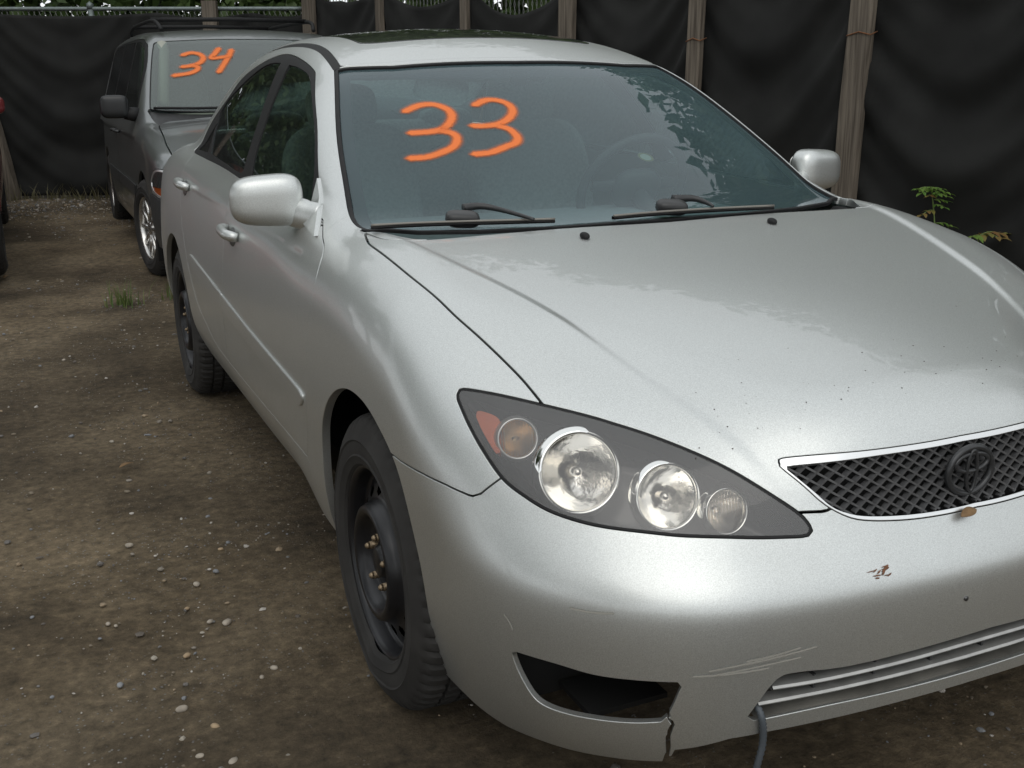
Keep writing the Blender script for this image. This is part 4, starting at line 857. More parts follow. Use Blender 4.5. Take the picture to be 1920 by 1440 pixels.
# ---- wheels
def tyre_mesh(R=.328, W=.205, rin=.212, n=240):
    h = W/2; prof = [(rin, h-.012), (rin+.008, h-.002), (rin+.022, h+.003), (rin+.026, h+.0055), (rin+.030, h+.003), (rin+.040, h+.005), (rin+.058, h+.004), (rin+.062, h+.0065), (rin+.067, h+.003), (R-.034, h-.003), (R-.022, h-.008), (R-.010, h-.016), (R-.003, h-.028), (R, h-.042), (R, h-.060), (R-.007, h-.061), (R-.007, h-.068), (R, h-.069), (R+.001, 0), (R-.007, -.003), (R-.007, -.010), (R, -.011), (R, -h+.042), (R-.003, -h+.028), (R-.012, -h+.014), (R-.034, -h), (rin+.03, -h), (rin, -h+.012)]
    prof = np.array(prof); m = len(prof); w = np.arange(n)*2*math.pi/n
    r = prof[:, None, 0]*np.ones(n); x = prof[:, None, 1]*np.ones(n)
    blk = ((np.arange(n) % 4) == 0)
    for i in range(10, 15): r[i, blk] -= .007 if i > 10 else .002
    blk2 = ((np.arange(n)+2) % 4) == 0
    for i in (16, 17, 18, 20, 21, 22, 23): r[i, blk2] -= .006
    fl = np.exp(-((w-1.5*math.pi)/.22)**2)*.010
    r = np.where(prof[:, None, 0] > R-.06, r-fl*.8, r); x = x+np.where((prof[:, None, 1] > 0) & (prof[:, None, 0] < R-.02), fl*.8, 0)
    V = np.stack([-x, r*np.cos(w), r*np.sin(w)], -1).reshape(-1, 3); k = np.arange(n)
    Q = np.concatenate([np.stack([i*n+k, i*n+(k+1) % n, (i+1)*n+(k+1) % n, (i+1)*n+k], 1) for i in range(m-1)])
    return V, Q
def steel_rim_mesh(n=192):
    prof = [(.222, .078), (.220, .090), (.214, .094), (.208, .091), (.204, .080), (.200, .060), (.197, .045), (.192, .034), (.184, .034), (.176, .042), (.173, .044), (.170, .0455), (.167, .047), (.164, .048), (.161, .049), (.158, .050), (.155, .051), (.152, .052), (.149, .053), (.146, .054), (.139, .058), (.133, .070), (.127, .084), (.118, .089), (.109, .086), (.102, .074), (.095, .060), (.084, .053), (.060, .052), (.045, .055), (.037, .063), (.034, .070), (.030, .073), (.0, .074)]
    prof = np.array(prof); prof[:, 1] += np.where(prof[:, 0] < .193, .018, 0); m = len(prof); w = np.arange(n)*2*math.pi/n; k = np.arange(n)
    V = np.stack([-prof[:, None, 1]*np.ones(n), prof[:, None, 0]*np.cos(w), prof[:, None, 0]*np.sin(w)], -1).reshape(-1, 3); Q = []
    for i in range(m-1):
        q = np.stack([i*n+k, i*n+(k+1) % n, (i+1)*n+(k+1) % n, (i+1)*n+k], 1); rm = (prof[i, 0]+prof[i+1, 0])/2
        if .145 < rm < .174:
            ph = ((k+.5) % 12)-6; hole = ((ph/12*2*math.pi*rm/16*1.0/.0150)**2+((rm-.1595)/.0135)**2) < 1
            q = q[~hole]
        Q.append(q)
    return V, np.concatenate(Q)
tv, tq = tyre_mesh(); rv, rq = steel_rim_mesh()
tyre_me = rim_me = nut_me = bor_me = None
def wheel(parent, x, y, z, flip, steer=0):
    global tyre_me, rim_me, nut_me, bor_me
    w = empty('wheel', (x, y, z), (math.pi if flip else 0)+steer); w.parent = parent
    if tyre_me is None:
        t = mk('tyre', tv, tq, TYRE, w); tyre_me = t.data; r_ = mk('rim', rv, rq, STEEL, w); rim_me = r_.data; tyre_me.set_sharp_from_angle(angle=math.radians(28))
        b = MB().lathe([(0, -.02), (.19, -.02), (.195, .0)], 40, np.array([[-1., 0, 0, 0], [0, 1, 0, 0], [0, 0, 1, 0]])).build('brake_disc', plain('brake_rust', (.045, .03, .022), .7, .4), w); bor_me = b.data
    else:
        for nm_, me in (('tyre', tyre_me), ('rim', rim_me), ('brake_disc', bor_me)):
            o = bpy.data.objects.new(nm_, me); COL.objects.link(o); o.parent = w
    for k in range(5):
        a = 2*math.pi*k/5+.31
        if nut_me is None:
            nb = MB().tube([(-.063, 0, 0), (-.090, 0, 0)], .0095, 6).tube([(-.090, 0, 0), (-.096, 0, 0), (-.100, 0, 0)], [.008, .007, .0035], 10)
            o = nb.build('lug_nut', NUT, w); nut_me = o.data
        else: o = bpy.data.objects.new('lug_nut', nut_me); COL.objects.link(o); o.parent = w
        o.location = (0, .0572*math.cos(a), .0572*math.sin(a))
    return w
for yy in (0, 2.72):
    for sd in (-1, 1): wheel(car, sd*.7725, yy, .322, sd > 0)
# ---- wipers, washer jets
def lift(P, h): P = np.array(P); return P+nrm(F, P)*h
for b, a, h in (('WB1', 'WA1', 0), ('WB2', 'WA2', 1)):
    P = catmull(lift(D[b], .012), 5); wp = strip_bar('wiper', P, .008, .010, BLACK, car)
    MB().tube(lift(P, .006), .0032, 6).build('blade_spine', plain('wiper_spine', (.20, .19, .17), .5, .4), wp)
    MB().tube(catmull(lift(D[a], .026), 5), np.linspace(.011, .004, (len(D[a])-1)*5+1), 8).build('wiper_arm', PLASTIC, wp)
    q = np.array(D['WH'][h]); blob('pivot_cover', q+np.array([0, -.005, .018]), (.042, .022, .019), (.6, .6), rotm('X', 18)@rotm('Z', -14), PLASTIC, wp)
for p in D['NOZ']:
    q = np.array(p); q[0] = math.copysign(.272, q[0]); q[1] = .150; q = project(F, q[None])[0]
    blob('washer_jet', q+np.array([0, 0, .005]), (.0105, .015, .0085), (.9, .9), rotm('X', 10), BLACK, hood)
# ---- sprayed numbers
def spray_mat(name, col):
    m, n, l, b = nm(name); setp(b, col=col, rough=.7, spec=.2)
    at = n.new('ShaderNodeAttribute'); at.attribute_name = 'd'
    tc = n.new('ShaderNodeTexCoord'); t = n.new('ShaderNodeTexNoise'); t.inputs['Scale'].default_value = 420; t.inputs['Detail'].default_value = 2; l.new(tc.outputs['Object'], t.inputs['Vector'])
    mm = n.new('ShaderNodeMath'); mm.operation = 'MULTIPLY_ADD'; mm.inputs[1].default_value = .9; l.new(t.outputs['Fac'], mm.inputs[0]); l.new(at.outputs['Fac'], mm.inputs[2])
    r = n.new('ShaderNodeMapRange'); r.inputs['From Min'].default_value = 2.6; r.inputs['From Max'].default_value = 1.1; l.new(mm.outputs[0], r.inputs['Value'])
    pw = n.new('ShaderNodeMath'); pw.operation = 'POWER'; pw.inputs[1].default_value = 1.9; l.new(r.outputs[0], pw.inputs[0])
    l.new(pw.outputs[0], b.inputs['Alpha']); return m
ORANGE = spray_mat('orange_spray_paint', (.74, .185, .05))
def strokes(name, lists, Fn, width, mat, parent, off=.0015, w0=2.6):
    mb = MB(); dv = []
    for L in lists:
        P = catmull(np.array(L), 9); n = nrm(Fn, P)
        t = np.gradient(P, axis=0); t /= np.linalg.norm(t, axis=1, keepdims=True)
        P = np.concatenate([[P[0]-t[0]*width*w0], P, [P[-1]+t[-1]*width*w0]]); n = np.concatenate([n[:1], n, n[-1:]]); t = np.concatenate([t[:1], t, t[-1:]])
        cr = np.cross(t, n); cr /= np.linalg.norm(cr, axis=1, keepdims=True)
        k = np.linspace(-w0, w0, 13); V = P[:, None]+cr[:, None]*(k[:, None]*width)[None]; V = V.reshape(-1, 3)
        V = project(Fn, V, 3)+nrm(Fn, V)*off; m = len(P); q = 13
        dd = np.tile(np.abs(k), (m, 1)); vv = RNG.normal(0, .04, m); dd += vv[:, None]
        dd[0] = np.hypot(dd[0], w0); dd[-1] = np.hypot(dd[-1], w0); dv.append(dd.ravel())
        mb.add(V, [np.array([[i*q+j, i*q+j+1, (i+1)*q+j+1, (i+1)*q+j] for i in range(m-1) for j in range(q-1)])])
    o = mb.build(name, mat, parent); at = o.data.attributes.new('d', 'FLOAT', 'POINT'); at.data.foreach_set('value', np.concatenate(dv).astype(np.float32)); return o
strokes('painted_number', [D['S1'], D['S2']], F, .0112, ORANGE, wsh, -.0074); strokes('painted_number', [D['S3'], D['S4']], F, .0112, ORANGE, wsh, -.0074)
q = np.array(D['STK'][0]); n_ = nrm(F, q[None])[0]; e1 = np.cross([0, 0, 1], n_); e1 /= np.linalg.norm(e1); e2 = np.cross(n_, e1)
Mx = np.stack([n_, e1, e2, q-n_*.0115], 1)
st = MB().lathe([(0, 0), (.017, 0)], 28, Mx).build('round_sticker', plain('sticker_pale', (.30, .36, .30), .6), wsh); MB().lathe([(.017, .0003), (.024, .0003)], 28, Mx).build('sticker_rim', plain('sticker_green', (.14, .15, .05), .6), wsh)
# ---- interior
cabin = MB().box((0, .80, .90), (1.36, .62, .05)).box((0, 1.08, .76), (1.36, .16, .30)); bevel(cabin.build('dashboard', DASH, car, False), .03, 3)
def seat(x, y, w=.50):
    s = MB().sell((x, y, .52), (w/2, .27, .11), .5, .45); o = s.build('seat', SEAT, car)
    R = rotm('X', -16); blob('seat_back', (x, y+.33, .83), (w/2, .085, .36), (.45, .5), R, SEAT, o)
    blob('headrest', (x, y+.45, 1.235), (.13, .055, .085), (.6, .6), R, SEAT, o)
    for dx in (-.05, .05): MB().tube([(x+dx, y+.43, 1.1), (x+dx, y+.45, 1.2)], .007, 6).build('headrest_post', CHROME, o)
seat(-.36, 1.42); seat(.36, 1.42)
s = MB().sell((0, 2.35, .52), (.64, .27, .12), .5, .3); o = s.build('rear_bench', SEAT, car); blob('seat_back', (0, 2.72, .82), (.64, .10, .34), (.45, .3), rotm('X', -20), SEAT, o)
for x in (-.4, .4): blob('headrest', (x, 2.80, 1.13), (.13, .06, .07), (.6, .6), None, SEAT, o)
MB().box((0, 3.02, 1.02), (1.2, .42, .03)).build('parcel_shelf', DASH, car, False)
WHEELD = plain('wheel_leather', (.045, .052, .054), .6)
tt2 = np.linspace(0, 2*math.pi, 41); Rw = rotm('X', -62); cw_ = np.array([.37, 1.02, .985])
stw = MB().tube([cw_+Rw@np.array([.187*math.cos(t), .187*math.sin(t), 0]) for t in tt2], .0155, 10, False).build('steering_wheel', WHEELD, car)
MB().sell(cw_+Rw@np.array([0, -.01, -.02]), (.085, .07, .035), .7, .7, Rw).box(cw_+Rw@np.array([0, -.02, -.01]), (.32, .035, .015), Rw).tube([cw_, cw_+Rw@np.array([0, 0, -.28])], .03, 10).build('steering_hub', WHEELD, stw)
MB().box((.04, 1.19, 1.335), (.045, .03, .035), rotm('X', 30)).build('mirror_mount', PLASTIC, wsh, False)
# ---- dangling corrugated conduit, bolt hole, dirt
wp_ = np.array(D['WIRE']); pts = catmull([wp_[0]+(0, .03, .02), wp_[0]+(0, -.004, 0), wp_[0]+(.004, -.008, -.05), wp_[0]+(-.006, -.006, -.11), wp_[0]+(-.002, 0, -.17), wp_[0]+(-.012, .01, -.23)], 14)
MB().tube(pts, [.0052+(.0016 if i % 2 else 0) for i in range(len(pts))], 10).build('hanging_conduit', plain('conduit_grey', (.06, .07, .08), .5), bumper)
q = np.array(D['HOLE'][0]); MB().tube([q-(0, .002, 0), q+(0, .01, 0)], .0045, 10).build('plate_screw', plain('screw', (.10, .10, .10), .4, .8), bumper)
def smear(name, q, parent, mat, pieces, size):
    mb = MB(); q = np.array(q)
    for k in range(pieces):
        c = q+np.array([RNG.normal(0, size), 0, RNG.normal(0, size*.7)]); c = project(F, c[None], 6)[0]; n = nrm(F, c[None])[0]; e1 = np.cross(n, [.3, .2, 1]); e1 /= np.linalg.norm(e1); e2 = np.cross(n, e1)
        a, b = size*RNG.uniform(.35, .9), size*RNG.uniform(.08, .22); th = RNG.uniform(.2, 1.2); u = e1*math.cos(th)+e2*math.sin(th); w = np.cross(n, u)
        P = [c+n*.0015+u*a*math.cos(t)*RNG.uniform(.7, 1.2)+w*b*math.sin(t)*RNG.uniform(.7, 1.2) for t in np.linspace(0, 6.28, 9)[:-1]]; mb.add(P+[c+n*.003], [[i, (i+1) % 8, 8] for i in range(8)])
    return mb.build(name, mat, parent)
smear('mud_splash', D['DIRT'][0], bumper, plain('mud', (.16, .075, .04), .9, 0, .3, 90), 14, .010)
SCUFF = spray_mat('scuffed_clearcoat', (.30, .29, .26))
tag(strokes('scuff_marks', [D[k] for k in ('SC1', 'SC2', 'SC3', 'SC4', 'SC5', 'SC6', 'SC7')], F, .0015, SCUFF, bumper, .0012, 2.6), kind='stuff')
# hood bug specks near the grille
mb = MB(); v0, f0 = ico()
for k in range(70):
    x = RNG.uniform(-.55, .35); y = -.72+abs(RNG.normal(0, .11)); c = np.array([x, y, .8]); c[2] = float(hood_h(np.abs(np.array(x)), np.array(y))); c = project(F, c[None], 6)[0]; mb.add(v0*RNG.uniform(.0007, .0019)*(1, 1, .4)+c, [f0])
tag(mb.build('bug_specks', plain('specks', (.05, .035, .025), .9), hood), kind='stuff')
# ------------------------------------------------------------------ dry leaves
LEAFM = plain('dry_leaf', (.20, .12, .055), .85, 0, .3, 60)
def dry_leaf(loc, L, rz, label, tilt=(0, 0)):
    n = 9; V = []
    for i in range(n):
        t = i/(n-1); w = .36*math.sin(math.pi*t**.8)*(1 if t < 1 else 0)
        for k in (-1, 0, 1): V.append(((t-.5)*L, k*w*L*.5, .10*L*abs(k)*w+.10*L*math.sin(t*3)+.004))
    o = mk('fallen_leaf', V, np.array([[i*3+q, (i+1)*3+q, (i+1)*3+q+1, i*3+q+1] for i in range(n-1) for q in range(2)]), LEAFM); o.location = loc; o.rotation_euler = (tilt[0], tilt[1], rz)
    md = o.modifiers.new('thick', 'SOLIDIFY'); md.thickness = .0008; tag(o, label, 'leaf', 'fallen leaves'); return o
q = np.array(D['LEAFB'][0]); dry_leaf(tuple(q+np.array([0, -.002, .004])), .052, .25, 'brown dry leaf lying on the silver bumper just below the grille', (.5, 0))
dry_leaf((-1.241,1.795,0.011),0.06,0.5,'brown dry leaf flat on the dirt beside the silver sedan, mid left of the picture')
dry_leaf((-1.604,6.130,0.024),0.08,1.2,'tan dry leaf on the dirt near the left edge, behind the sedan')


# ------------------------------------------------------------------ the grey minivan
ZCV = Spl((-1.1, .60), (-1.0, .74), (-.85, .86), (-.6, .94), (-.3, 1.005), (0, 1.055), (.3, 1.085), (.7, 1.10), (1.5, 1.12), (4, 1.12))
WPV = Spl((-1.1, .86), (-.7, .935), (-.3, .965), (.2, .975), (1, .975), (3, .975), (3.7, .95), (4.2, .90))
WZV = Spl((.1, -.08), (.25, -.03), (.4, -.005), (.55, 0), (.75, -.003), (.95, -.02), (1.1, -.05), (1.25, -.10))
ZRV = Spl((.9, 1.62), (1.1, 1.672), (1.5, 1.715), (2.2, 1.735), (3.2, 1.73), (4.0, 1.70))
def F_van(X):
    a = np.sqrt(X[..., 0]**2+1e-8); y = X[..., 1]; z = X[..., 2]
    T = (z-ZCV(y)+.085*a*a)*.92; S = a-(WPV(y)+WZV(z))
    Fr = -1.0+.10*a*a+.12*a**4+.03*sst((z-.55)/.1)+np.maximum(z-.62, 0)*.35-y; Rr = y-(4.05-.06*a*a)
    low = rmax(rmax(rmax(S, Fr, .22, 2.3), Rr, .12), T, .10, 2.4)
    W = ((.20+.30*a*a)+(z-1.10)*(1.62-.2*a*a)-.03*4*((z-1.1)/.55)*(1-(z-1.1)/.55)-y)*.53
    Tr = z-(ZRV(y)-.07*a*a); Sc = (a-(.905-(z-1.1)*.30-.06*sst((.6-y)/.8)))*.95
    cab = rmax(rmax(W, Tr, .05, 2.2), (y-(4.0-(z-1.1)*.3))*.95, .1); cab = np.maximum(rmax(cab, Sc, .10, 2.3), .95-z)
    return rmin(low, cab, .04)
G = F_van
van = empty('minivan', (.303, 5.85, .0), math.radians(-.65)); tag(van, 'dark grey minivan with orange 34 on its windshield, parked behind the silver sedan', 'van')
MV = half_shell(G, (-1.02, -1.15, .16), (.03, 4.16, 1.80), .026)
MV, _ = split(MV, .26-MV[0][:, 2])
_, MV = cut(MV, np.array(circ(.0, .345, .385)), 'side', 0, side_m); _, MV = cut(MV, np.array(circ(3.07, .345, .385)), 'side', 0, side_m)
wv_m = lambda V: (V[:, 1] < 1.35) & (V[:, 2] > 1.02)
wvp = to2([(.1, 1.04, 1.655), (-.45, 1.07, 1.645), (-.66, 1.10, 1.62), (-.70, 1.04, 1.59), (-.755, .82, 1.42), (-.81, .55, 1.23), (-.83, .44, 1.13), (-.70, .36, 1.115), (-.4, .25, 1.11), (.1, .20, 1.11)], 'ws')
WV, MV = cut(MV, smooth_poly(wvp, (0, 6, 9), 4), 'ws', .002, wv_m)
fv = cutf(WV, smooth_poly(wvp, (0, 6, 9), 4), 'ws')
HV, MV = cut(MV, smooth_poly([(.1, .13), (-.4, .17), (-.72, .26), (-.80, .20), (-.825, -.2), (-.835, -.5), (-.80, -.74), (-.55, -.86), (.1, -.93)], (0, 2, 8), 4), 'top', .005, lambda V: (V[:, 2] > .8) & (V[:, 1] < .5))
CV, MV = cut(MV, [(.1, .10), (-.72, .24), (-.80, .22), (-.85, .46), (-.70, .42), (.1, .28)], 'top', 0, lambda V: (V[:, 2] > 1.0) & (V[:, 1] < .6))
hv = to2([(-.968, -.44, .70), (-.955, -.60, .80), (-.90, -.78, .83), (-.75, -.90, .82), (-.45, -.965, .78), (-.45, -.985, .64), (-.75, -.93, .62), (-.93, -.74, .62), (-.965, -.52, .63)], 'hl')
HVS, MV = cut(MV, smooth_poly(hv, (4, 5), 4), 'hl', .003, lambda V: (V[:, 1] < -.3) & (V[:, 2] > .5))
BV, MV = cut(MV, [(-.36, .0), (-.36, .61), (-1.4, .61), (-1.4, 0)], 'side', .003, lambda V: V[:, 1] < -.1)
DV, MV = cut(MV, smooth_poly([(.60, 1.12), (.85, 1.40), (1.12, 1.585), (1.40, 1.635), (2.5, 1.645), (3.55, 1.62), (3.78, 1.50), (3.85, 1.13), (2.0, 1.10)], (0, 2, 5, 7), 4), 'side', .002, lambda V: (np.abs(V[:, 0]) > .5) & (V[:, 2] > 1.0))
gl3 = []
for pl_ in ([(.68, 1.13), (.92, 1.42), (1.14, 1.565), (1.42, 1.61), (1.72, 1.62), (1.72, 1.125)], [(1.80, 1.125), (1.80, 1.62), (2.72, 1.625), (2.74, 1.13)], [(2.82, 1.13), (2.80, 1.62), (3.52, 1.60), (3.72, 1.48), (3.78, 1.15)]):
    a, DV = cut(DV, pl_, 'side', .002); gl3.append(a)
DKG = plain('dark_grey_bumper', (.045, .047, .048), .45, 0, .2, 30)
DKGLASS = glass('privacy_glass', (.16, .19, .18), .03, (.2, .2, .2), 1.5)
VFD, MV = cut(MV, [(.55, 1.06), (.42, .9), (.42, .6), (.55, .36), (1.72, .36), (1.76, .9), (1.76, 1.12)], 'side', .003, lambda V: (np.abs(V[:, 0]) > .6) & (V[:, 2] < 1.12))
VRD, MV = cut(MV, [(1.77, 1.12), (1.77, .9), (1.73, .36), (2.55, .36), (2.72, .75), (2.80, 1.12)], 'side', .003, lambda V: (np.abs(V[:, 0]) > .6) & (V[:, 2] < 1.12))
panel('hood', HV, G, GREY, van, .014); vb = panel('front_bumper', BV, G, DKG, van, .03, .006)
vw = panel('windshield', split(WV, fv+.006)[0], G, VGLASS, van, 0, -.003); panel('windshield_trim', split(WV, fv+.006)[1], G, BLACK, van, .004); panel('black_band', split(WV, fv+.05)[1], G, FRIT, vw, 0, -.010)
panel('cowl', CV, G, PLASTIC, van, 0, -.02)
for sd in (-1, 1):
    panel('body_side', MV, G, GREY, van, .02, 0, sd); a = panel('front_door', VFD, G, GREY, van, .012, 0, sd); b = panel('sliding_door', VRD, G, GREY, van, .012, 0, sd)
    panel('window_frame', DV, G, BLACK, van, .006, -.003, sd)
    panel('window', gl3[0], G, SGLASS, a, 0, -.004, sd); panel('window', gl3[1], G, DKGLASS, b, 0, -.004, sd); panel('quarter_window', gl3[2], G, DKGLASS, van, 0, -.004, sd)
    for src, dd in ((VFD, a), (VRD, b)):
        c, _ = split(src, cutf(src, [(.2, .60), (2.9, .60), (2.9, .52), (.2, .52)], 'side')); panel('side_molding', c, G, DKG, dd, .006, .014, sd, .004)
    h1 = cutf(HVS, smooth_poly(hv, (4, 5), 4), 'hl')
    vh = panel('headlight', split(HVS, h1+.014)[1], G, SATIN, van, .03, .002, sd); L_ = split(HVS, h1+.014)[0]
    panel('lens', split(L_, .665-L_[0][:, 2])[0], G, glass('van_lens', (.6, .6, .6), .15, (.2, .2, .2), 1.5), vh, 0, -.002, sd); panel('housing', L_, G, PLASTIC, vh, 0, -.03, sd)
    panel('turn_signal', split(L_, L_[0][:, 2]-.662)[0], G, plain('dull_amber', (.22, .045, .006), .4), vh, .01, -.003, sd)
    s1 = -1 if sd < 0 else 1
    vm = blob('side_mirror', (s1*1.055, .60, 1.145), (.098, .05, .083), (.5, .5), rotm('Z', 8*s1), plain('mirror_black', (.010, .011, .012), .35) if sd < 0 else BLACK, van)
    MB().tube([(s1*.99, .60, 1.10), (s1*.88, .60, 1.08)], [.045, .055], 12).build('mirror_arm', BLACK, vm)
    for yy in (1.60, 1.90):
        pts = [(s1*(.972+.03*(1-t**4)), yy+t*.08, .93) for t in np.linspace(-1, 1, 9)]; MB().tube(pts, .012, 8).build('door_handle', PLASTIC, a if yy < 1.7 else b)
    P = catmull([(s1*.60, 1.25, 1.70), (s1*.62, 1.40, 1.765), (s1*.63, 1.8, 1.785), (s1*.63, 2.9, 1.785), (s1*.62, 3.35, 1.765), (s1*.61, 3.5, 1.72)], 5)
    if sd < 0: rack = MB().tube(P, .016, 8)
    else: rack.tube(P, .016, 8)
for yy in (1.62, 3.1): rack.tube([(-.63, yy, 1.79), (0, yy, 1.80), (.63, yy, 1.79)], .017, 8)
rack.build('roof_rack', BLACK, van)
ALLOY = plain('alloy_wheel', (.58, .57, .55), .25, .9)
def alloy_mesh():
    mb = MB(); I = np.array([[-1., 0, 0, 0], [0, 1, 0, 0], [0, 0, 1, 0]])
    mb.lathe([(.226, .085), (.222, .098), (.214, .098), (.208, .088), (.204, .06), (.2, .0)], 64, I); mb.lathe([(.0, .088), (.035, .088), (.05, .080), (.055, .05)], 30, I)
    for k in range(10):
        a = 2*math.pi*k/10; c, s = math.cos(a), math.sin(a); t = np.array([0, -s, c])
        for r0, r1, w0, w1, x0, x1 in ((.045, .21, .020, .030, .082, .085),):
            p0, p1 = np.array([0, c*r0, s*r0]), np.array([0, c*r1, s*r1])
            V = [p0-t*w0*.5+(-x0, 0, 0), p0+t*w0*.5+(-x0, 0, 0), p1+t*w1*.5+(-x1, 0, 0), p1-t*w1*.5+(-x1, 0, 0)]; V += [v+np.array([.035, 0, 0]) for v in V]
            mb.add(V, [[0, 1, 2, 3], [4, 7, 6, 5], [0, 4, 5, 1], [1, 5, 6, 2], [2, 6, 7, 3], [3, 7, 4, 0]])
    return mb
al_me = None
for yy in (0, 3.07):
    for sd in (-1, 1):
        w = empty('wheel', (sd*(.865 if yy else .872), yy, .335), (math.pi if sd > 0 else 0)+(0 if yy else math.radians(9))); w.parent = van
        o = bpy.data.objects.new('tyre', tyre_me); COL.objects.link(o); o.parent = w; o.scale = (1.05, 1.03, 1.03)
        if al_me is None: o = alloy_mesh().build('rim', ALLOY, w); al_me = o.data
        else: o = bpy.data.objects.new('rim', al_me); COL.objects.link(o); o.parent = w
        o = bpy.data.objects.new('brake_disc', bor_me); COL.objects.link(o); o.parent = w
MB().box((0, 1.9, .35), (1.7, 4.0, .1)).box((0, -.25, .55), (1.1, 1.0, .5)).box((0, 3.4, .8), (1.5, .9, .8)).build('inner_structure', DARK, van, False)
for sy in (0, 3.07):
    for sd in (-1, 1):
        m = MB(); th = np.linspace(-.5, math.pi+.5, 22); A = [(sd*xx, sy+rr_*math.cos(t), .345+rr_*math.sin(t)) for xx, rr_ in ((.95, .40), (.62, .40), (.6, .05)) for t in th]
        n_ = len(th); m.add(A, [np.array([[i*n_+q, i*n_+q+1, (i+1)*n_+q+1, (i+1)*n_+q] for i in range(2) for q in range(n_-1)])]); m.build('wheel_housing', DARK, van)
BEIGE = plain('beige_trim', (.36, .37, .32), .8)
MB().box((0, .75, 1.02), (1.55, .7, .08)).build('dashboard', DASH, van, False)
MB().tube([(-.72, .62, 1.15), (-.62, 1.12, 1.58)], .05, 8).tube([(.72, .62, 1.15), (.62, 1.12, 1.58)], .05, 8).tube([(-.74, 1.75, 1.1), (-.66, 1.75, 1.6)], .06, 8).box((0, .62, 1.075), (1.3, .10, .02)).build('interior_trim', BEIGE, van)
for x in (-.42, .42):
    o = blob('seat', (x, 1.75, .75), (.26, .27, .12), (.5, .5), None, SEAT, van); blob('seat_back', (x, 2.0, 1.08), (.26, .09, .36), (.5, .5), rotm('X', -14), SEAT, o); blob('headrest', (x, 2.1, 1.46), (.13, .06, .08), (.6, .6), None, SEAT, o)
P = catmull([(-.80, .42, 1.125), (-.55, .31, 1.128), (-.25, .235, 1.13), (0, .21, 1.13)], 5); P = project(G, P)+nrm(G, P)*.015
wpv = MB().tube(P, .009, 6).build('wiper', BLACK, van); Q_ = P+nrm(G, P)*.012; MB().tube(Q_[8:], .007, 6).build('wiper_arm', PLASTIC, wpv)
strokes('painted_number', [[(-0.5038, 0.8879, 1.5047), (-0.4393, 0.9017, 1.5208), (-0.3816, 0.8706, 1.5085), (-0.3659, 0.8217, 1.481), (-0.3964, 0.7747, 1.4496), (-0.4597, 0.7515, 1.4277), (-0.5333, 0.7526, 1.4177)], [(-0.4597, 0.7515, 1.4277), (-0.4277, 0.7227, 1.414), (-0.4431, 0.6906, 1.392), (-0.5027, 0.6705, 1.3706), (-0.6085, 0.6769, 1.356)]], G, .0185, ORANGE, vw, .003, 2.0); strokes('painted_number', [[(-0.2299, 0.9245, 1.5513), (-0.2717, 0.8618, 1.5125), (-0.3068, 0.8121, 1.4806), (-0.2195, 0.8134, 1.4874), (-0.1704, 0.8275, 1.4982)], [(-0.1383, 0.8973, 1.5398), (-0.1766, 0.8202, 1.4936), (-0.2277, 0.7333, 1.4393), (-0.2875, 0.6423, 1.3791)]], G, .0185, ORANGE, vw, .003, 2.0)

# ------------------------------------------------------------------ the red car at the left edge: same kind of body, other paint
redcar = empty('parked_car', (-2.53, 6.10, .05), math.radians(-.6)); redcar.scale = (1.07, 1.07, 1.07); tag(redcar, 'dark red car cut off by the left edge, only its mirror and one wheel showing', 'car')
SKIP = ('painted', 'round_st', 'sticker', 'mud', 'bug', 'hanging', 'plate', 'wiper', 'blade', 'pivot')
def copy_red(o, parent):
    if o.name.startswith(SKIP): return
    c = o.copy(); COL.objects.link(c); c.parent = parent; c.matrix_parent_inverse = Matrix()
    for s in c.material_slots:
        if s.material == SILVER: s.link = 'OBJECT'; s.material = RED
    for ch in list(o.children): copy_red(ch, c)
for ch in list(car.children): copy_red(ch, redcar)

# ------------------------------------------------------------------ weeds and grass
def leaf_mat(name, a, b_, tr=.35):
    m, n, l, b = nm(name); g = n.new('ShaderNodeNewGeometry'); r = n.new('ShaderNodeValToRGB'); r.color_ramp.elements[0].color = (*a, 1); r.color_ramp.elements[1].color = (*b_, 1); l.new(g.outputs['Random Per Island'], r.inputs['Fac'])
    l.new(r.outputs[0], b.inputs['Base Color']); setp(b, rough=.55); t = n.new('ShaderNodeBsdfTranslucent'); l.new(r.outputs[0], t.inputs['Color'])
    mx = n.new('ShaderNodeMixShader'); mx.inputs[0].default_value = tr; l.new(b.outputs[0], mx.inputs[1]); l.new(t.outputs[0], mx.inputs[2]); l.new(mx.outputs[0], n['Material Output'].inputs[0]); return m
WEED = leaf_mat('weed_leaf', (.09, .19, .03), (.19, .29, .06)); WEEDY = leaf_mat('weed_leaf_dry', (.20, .20, .05), (.24, .13, .05)); STEMM = plain('weed_stem', (.14, .20, .06), .6)
GRASSM = leaf_mat('grass_blade', (.06, .13, .025), (.16, .19, .06))
def leaflet(mb, base, d, L, w, droop=.3):
    d = np.array(d, float); d /= np.linalg.norm(d); s = np.cross(d, [0, 0, 1]); s /= np.linalg.norm(s)+1e-9; V = []
    for t, ww in ((0, .1), (.25, .8), (.5, 1), (.75, .7), (1, .05)):
        p = np.array(base)+d*L*t+np.array([0, 0, -droop*L*t*t]); V += [p-s*w*ww*.5, p+np.array([0, 0, -.12*w*ww]), p+s*w*ww*.5]
    mb.add(V, [np.array([[i*3+q, (i+1)*3+q, (i+1)*3+q+1, i*3+q+1] for i in range(4) for q in range(2)])])
